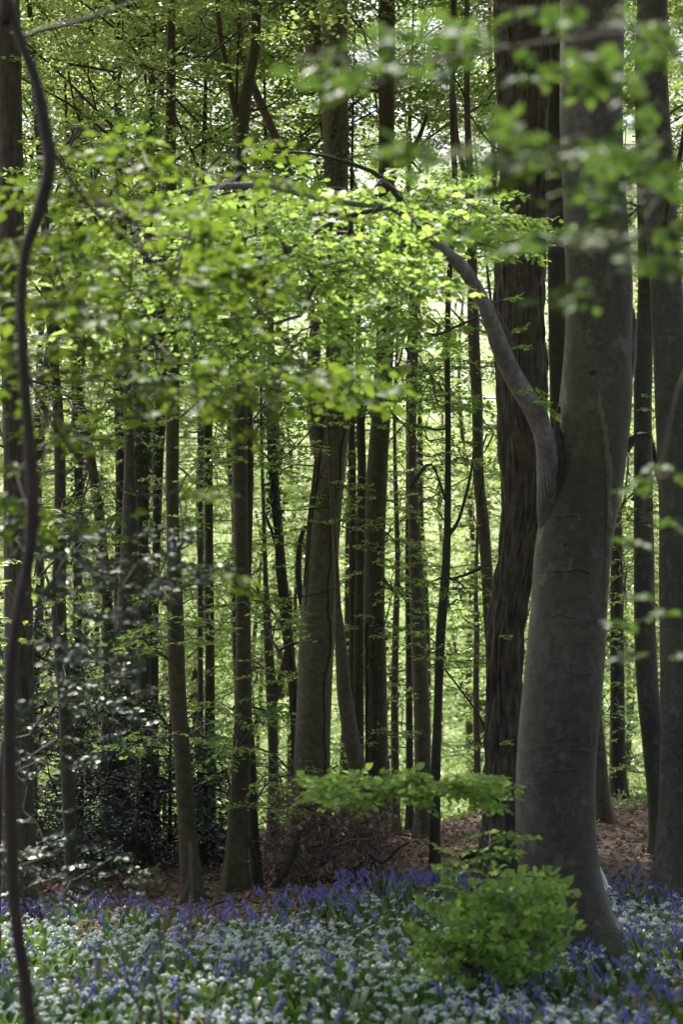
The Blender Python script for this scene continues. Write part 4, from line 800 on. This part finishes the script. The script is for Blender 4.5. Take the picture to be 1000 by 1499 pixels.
for k, (L_, w_, ar, hg) in enumerate([(.20, .024, .7, .17), (.17, .020, .9, .12), (.22, .028, .5, .21)]):
    m = pick == k; inst(al, *strap(L_, w_, ar, hg), pos[m], r.random(m.sum()) * 6.28, r.uniform(.5, .95, m.sum()))
link('wild_garlic_leaves', al.mesh('wild_garlic_leaves', True), M_GLEAF, kind='stuff')
xx, yy = scatter(17000, 6, 23.5, blue_d); n = len(xx); print('blue', n); pos = np.stack([xx, yy, ground(xx, yy)], -1); sc = r.uniform(.6, .95, n); an = r.random(n) * 6.28; ln = r.normal(0, .08, (n, 2)); ab = Acc(); BM = [bell(k) for k in range(3)]; pick = r.integers(3, size=n)
for k in range(3): m = pick == k; inst(ab, *BM[k], pos[m], an[m], sc[m], ln[m])
inst(ag, *bstem(), pos, an, sc, ln)
link('bluebell_carpet', ab.mesh('bluebell_carpet'), plain('bluebell_petals', [(.13, .105, .36), (.18, .15, .45), (.24, .21, .50), (.12, .11, .38)], .5, .4), kind='stuff')
link('flower_stems', ag.mesh('flower_stems'), M_STEM, kind='stuff')
# herbs along the crest
n = 9000; x = r.uniform(-4, 8, n); y = r.uniform(26, 33, n); k = (r.random(n) < np.where(x > 3.0, sst(28.2, 29.2, y), .5 * sst(30, 31.5, y)) * (.3 + patch(x, y, 1.2, 4))); x, y = x[k], y[k]; n = len(x)
a = Acc(); leaves_geo(a, 'far', np.stack([x, y, ground(x, y) + r.random(n) ** 2 * .14], -1), r.normal(0, 1, (n, 3)) + [0, 0, .5], r.normal(0, .6, (n, 3)) + [0, 0, 1], r.uniform(.05, .11, n)); link('ground_herbs', a.mesh('ground_herbs'), M_FAR, kind='stuff')

# ------------------------------------------------------------------ the wood behind
def far_trunk(seed, h=19, r0=.16):
    q = np.random.default_rng(seed); m = 12; t = np.linspace(0, 1, m); p = np.stack([np.cumsum(q.normal(0, .13, m)), np.cumsum(q.normal(0, .13, m)), t * h - .4], -1); p[:, :2] -= p[0, :2]
    rows = catmull(np.column_stack([p, r0 * (1 - .78 * t)]), .5); a = Acc(); a.add(*tube(rows[:, :3], rows[:, 3], 9, trunk_rfun(.12, .3, 0, seed % 50)))
    k = int(len(rows) * q.uniform(.25, .5)); d = np.array([q.normal(), q.normal(), 0]); d = unit(d); tt = np.linspace(0, 1, 7)[:, None]; a.add(*tube(rows[k, :3] + d * tt * 1.6 + np.array([0, 0, 1]) * tt * 4.5 - d * .4 * tt ** 2, np.linspace(rows[k, 3] * .65, .02, 7), 7))
    me = a.mesh('far_trunk', True); me.materials.append(M_GREEN if seed % 2 else M_DARK); return me
FT = [far_trunk(s) for s in range(7)]
r = np.random.default_rng(131)
spots = []
for row, (Y, n) in enumerate([(35, 7), (39, 8), (44, 9), (50, 9), (57, 10), (66, 11)]):
    half = .19 * Y + 3.0
    for k in range(n):
        xx = -half + 2 * half * (k + r.uniform(.15, .85)) / n; yy_ = Y + r.uniform(-1.8, 1.8); px = 500 + xx / yy_ * FPX
        if 575 < px < 715 and Y < 48: continue
        if 280 < px < 345 and Y < 42: continue
        spots.append((xx, yy_))
for k, (x, y) in enumerate(spots):
    z = float(ground(x, y)); e = empty('woodland_tree', (x, y, z), 'slender leafy tree of the sunlit wood beyond the crest, behind the near trunks', 'tree', 'trees of the sunlit wood beyond the crest')
    t = bpy.data.objects.new('trunk', FT[r.integers(7)]); COL.objects.link(t); t.parent = e; s = r.uniform(.5, 1.1); t.scale = (s, s, 1.15); t.rotation_euler = (0, 0, r.random() * 6)
    add_crown(e, FARC, r, (-.5 if y < 50 else 0), r.uniform(1.0, 1.25))
    if k % 2 == 0 and y < 62: add_crown(e, TALLC, r, (1.6 + .30 * y) - z, 1.1)
r = np.random.default_rng(151)
for k, (x, y) in enumerate([(8, 8), (6, 3), (4, -1), (0, -6), (11, -2), (7, -9), (-6, -12), (12, 13), (-11, 18), (10, 19), (10, 25), (-11, 26), (1.5, -13), (-2.5, 1)]):  # unseen beeches added to keep light off the near ground and trunks
    z = float(ground(x, y)); e = empty('beech_tree', (x, y, z), 'unseen beech added to shade the near ground, beside and behind the viewpoint', 'tree', 'unseen shading beeches added around the viewpoint')
    if abs(x) > 3 or y < 0:
        t = bpy.data.objects.new('trunk', FT[r.integers(7)]); COL.objects.link(t); t.parent = e; t.scale = (1.4, 1.4, .8)
    add_crown(e, CANOPY, r, 9.5, 1.05)
r = np.random.default_rng(171)
for Y, n in ((84, 9), (94, 9), (106, 10), (120, 10), (136, 11), (152, 12), (170, 13)):
    half = .19 * Y + 5
    for k in range(n):
        x = -half + 2 * half * (k + r.uniform(.1, .9)) / n; y = Y + r.uniform(-4, 4); z = float(ground(x, y)); sc_ = r.uniform(1.5, 2.1)
        e = empty('hillside_tree', (x, y, z), 'pale far tree on the bright hillside seen only through gaps in the wood', 'tree', 'trees on the far hillside')
        t = bpy.data.objects.new('trunk', FT[r.integers(7)]); COL.objects.link(t); t.parent = e; t.scale = (sc_, sc_, 1.1)
        fm = FARC[r.integers(6)][0]; o = bpy.data.objects.new('crown', fm); COL.objects.link(o); o.parent = e; o.rotation_euler = (0, 0, r.random() * 6); o.scale = (sc_ * 1.15, sc_ * 1.15, r.uniform(1.4, 1.75)); o.location = (0, 0, -1); o['kind'] = 'stuff'; o.material_slots[0].link = 'OBJECT'; o.material_slots[0].material = M_OVERLIT
print('far trees', len(spots), 'objects', len(bpy.data.objects))
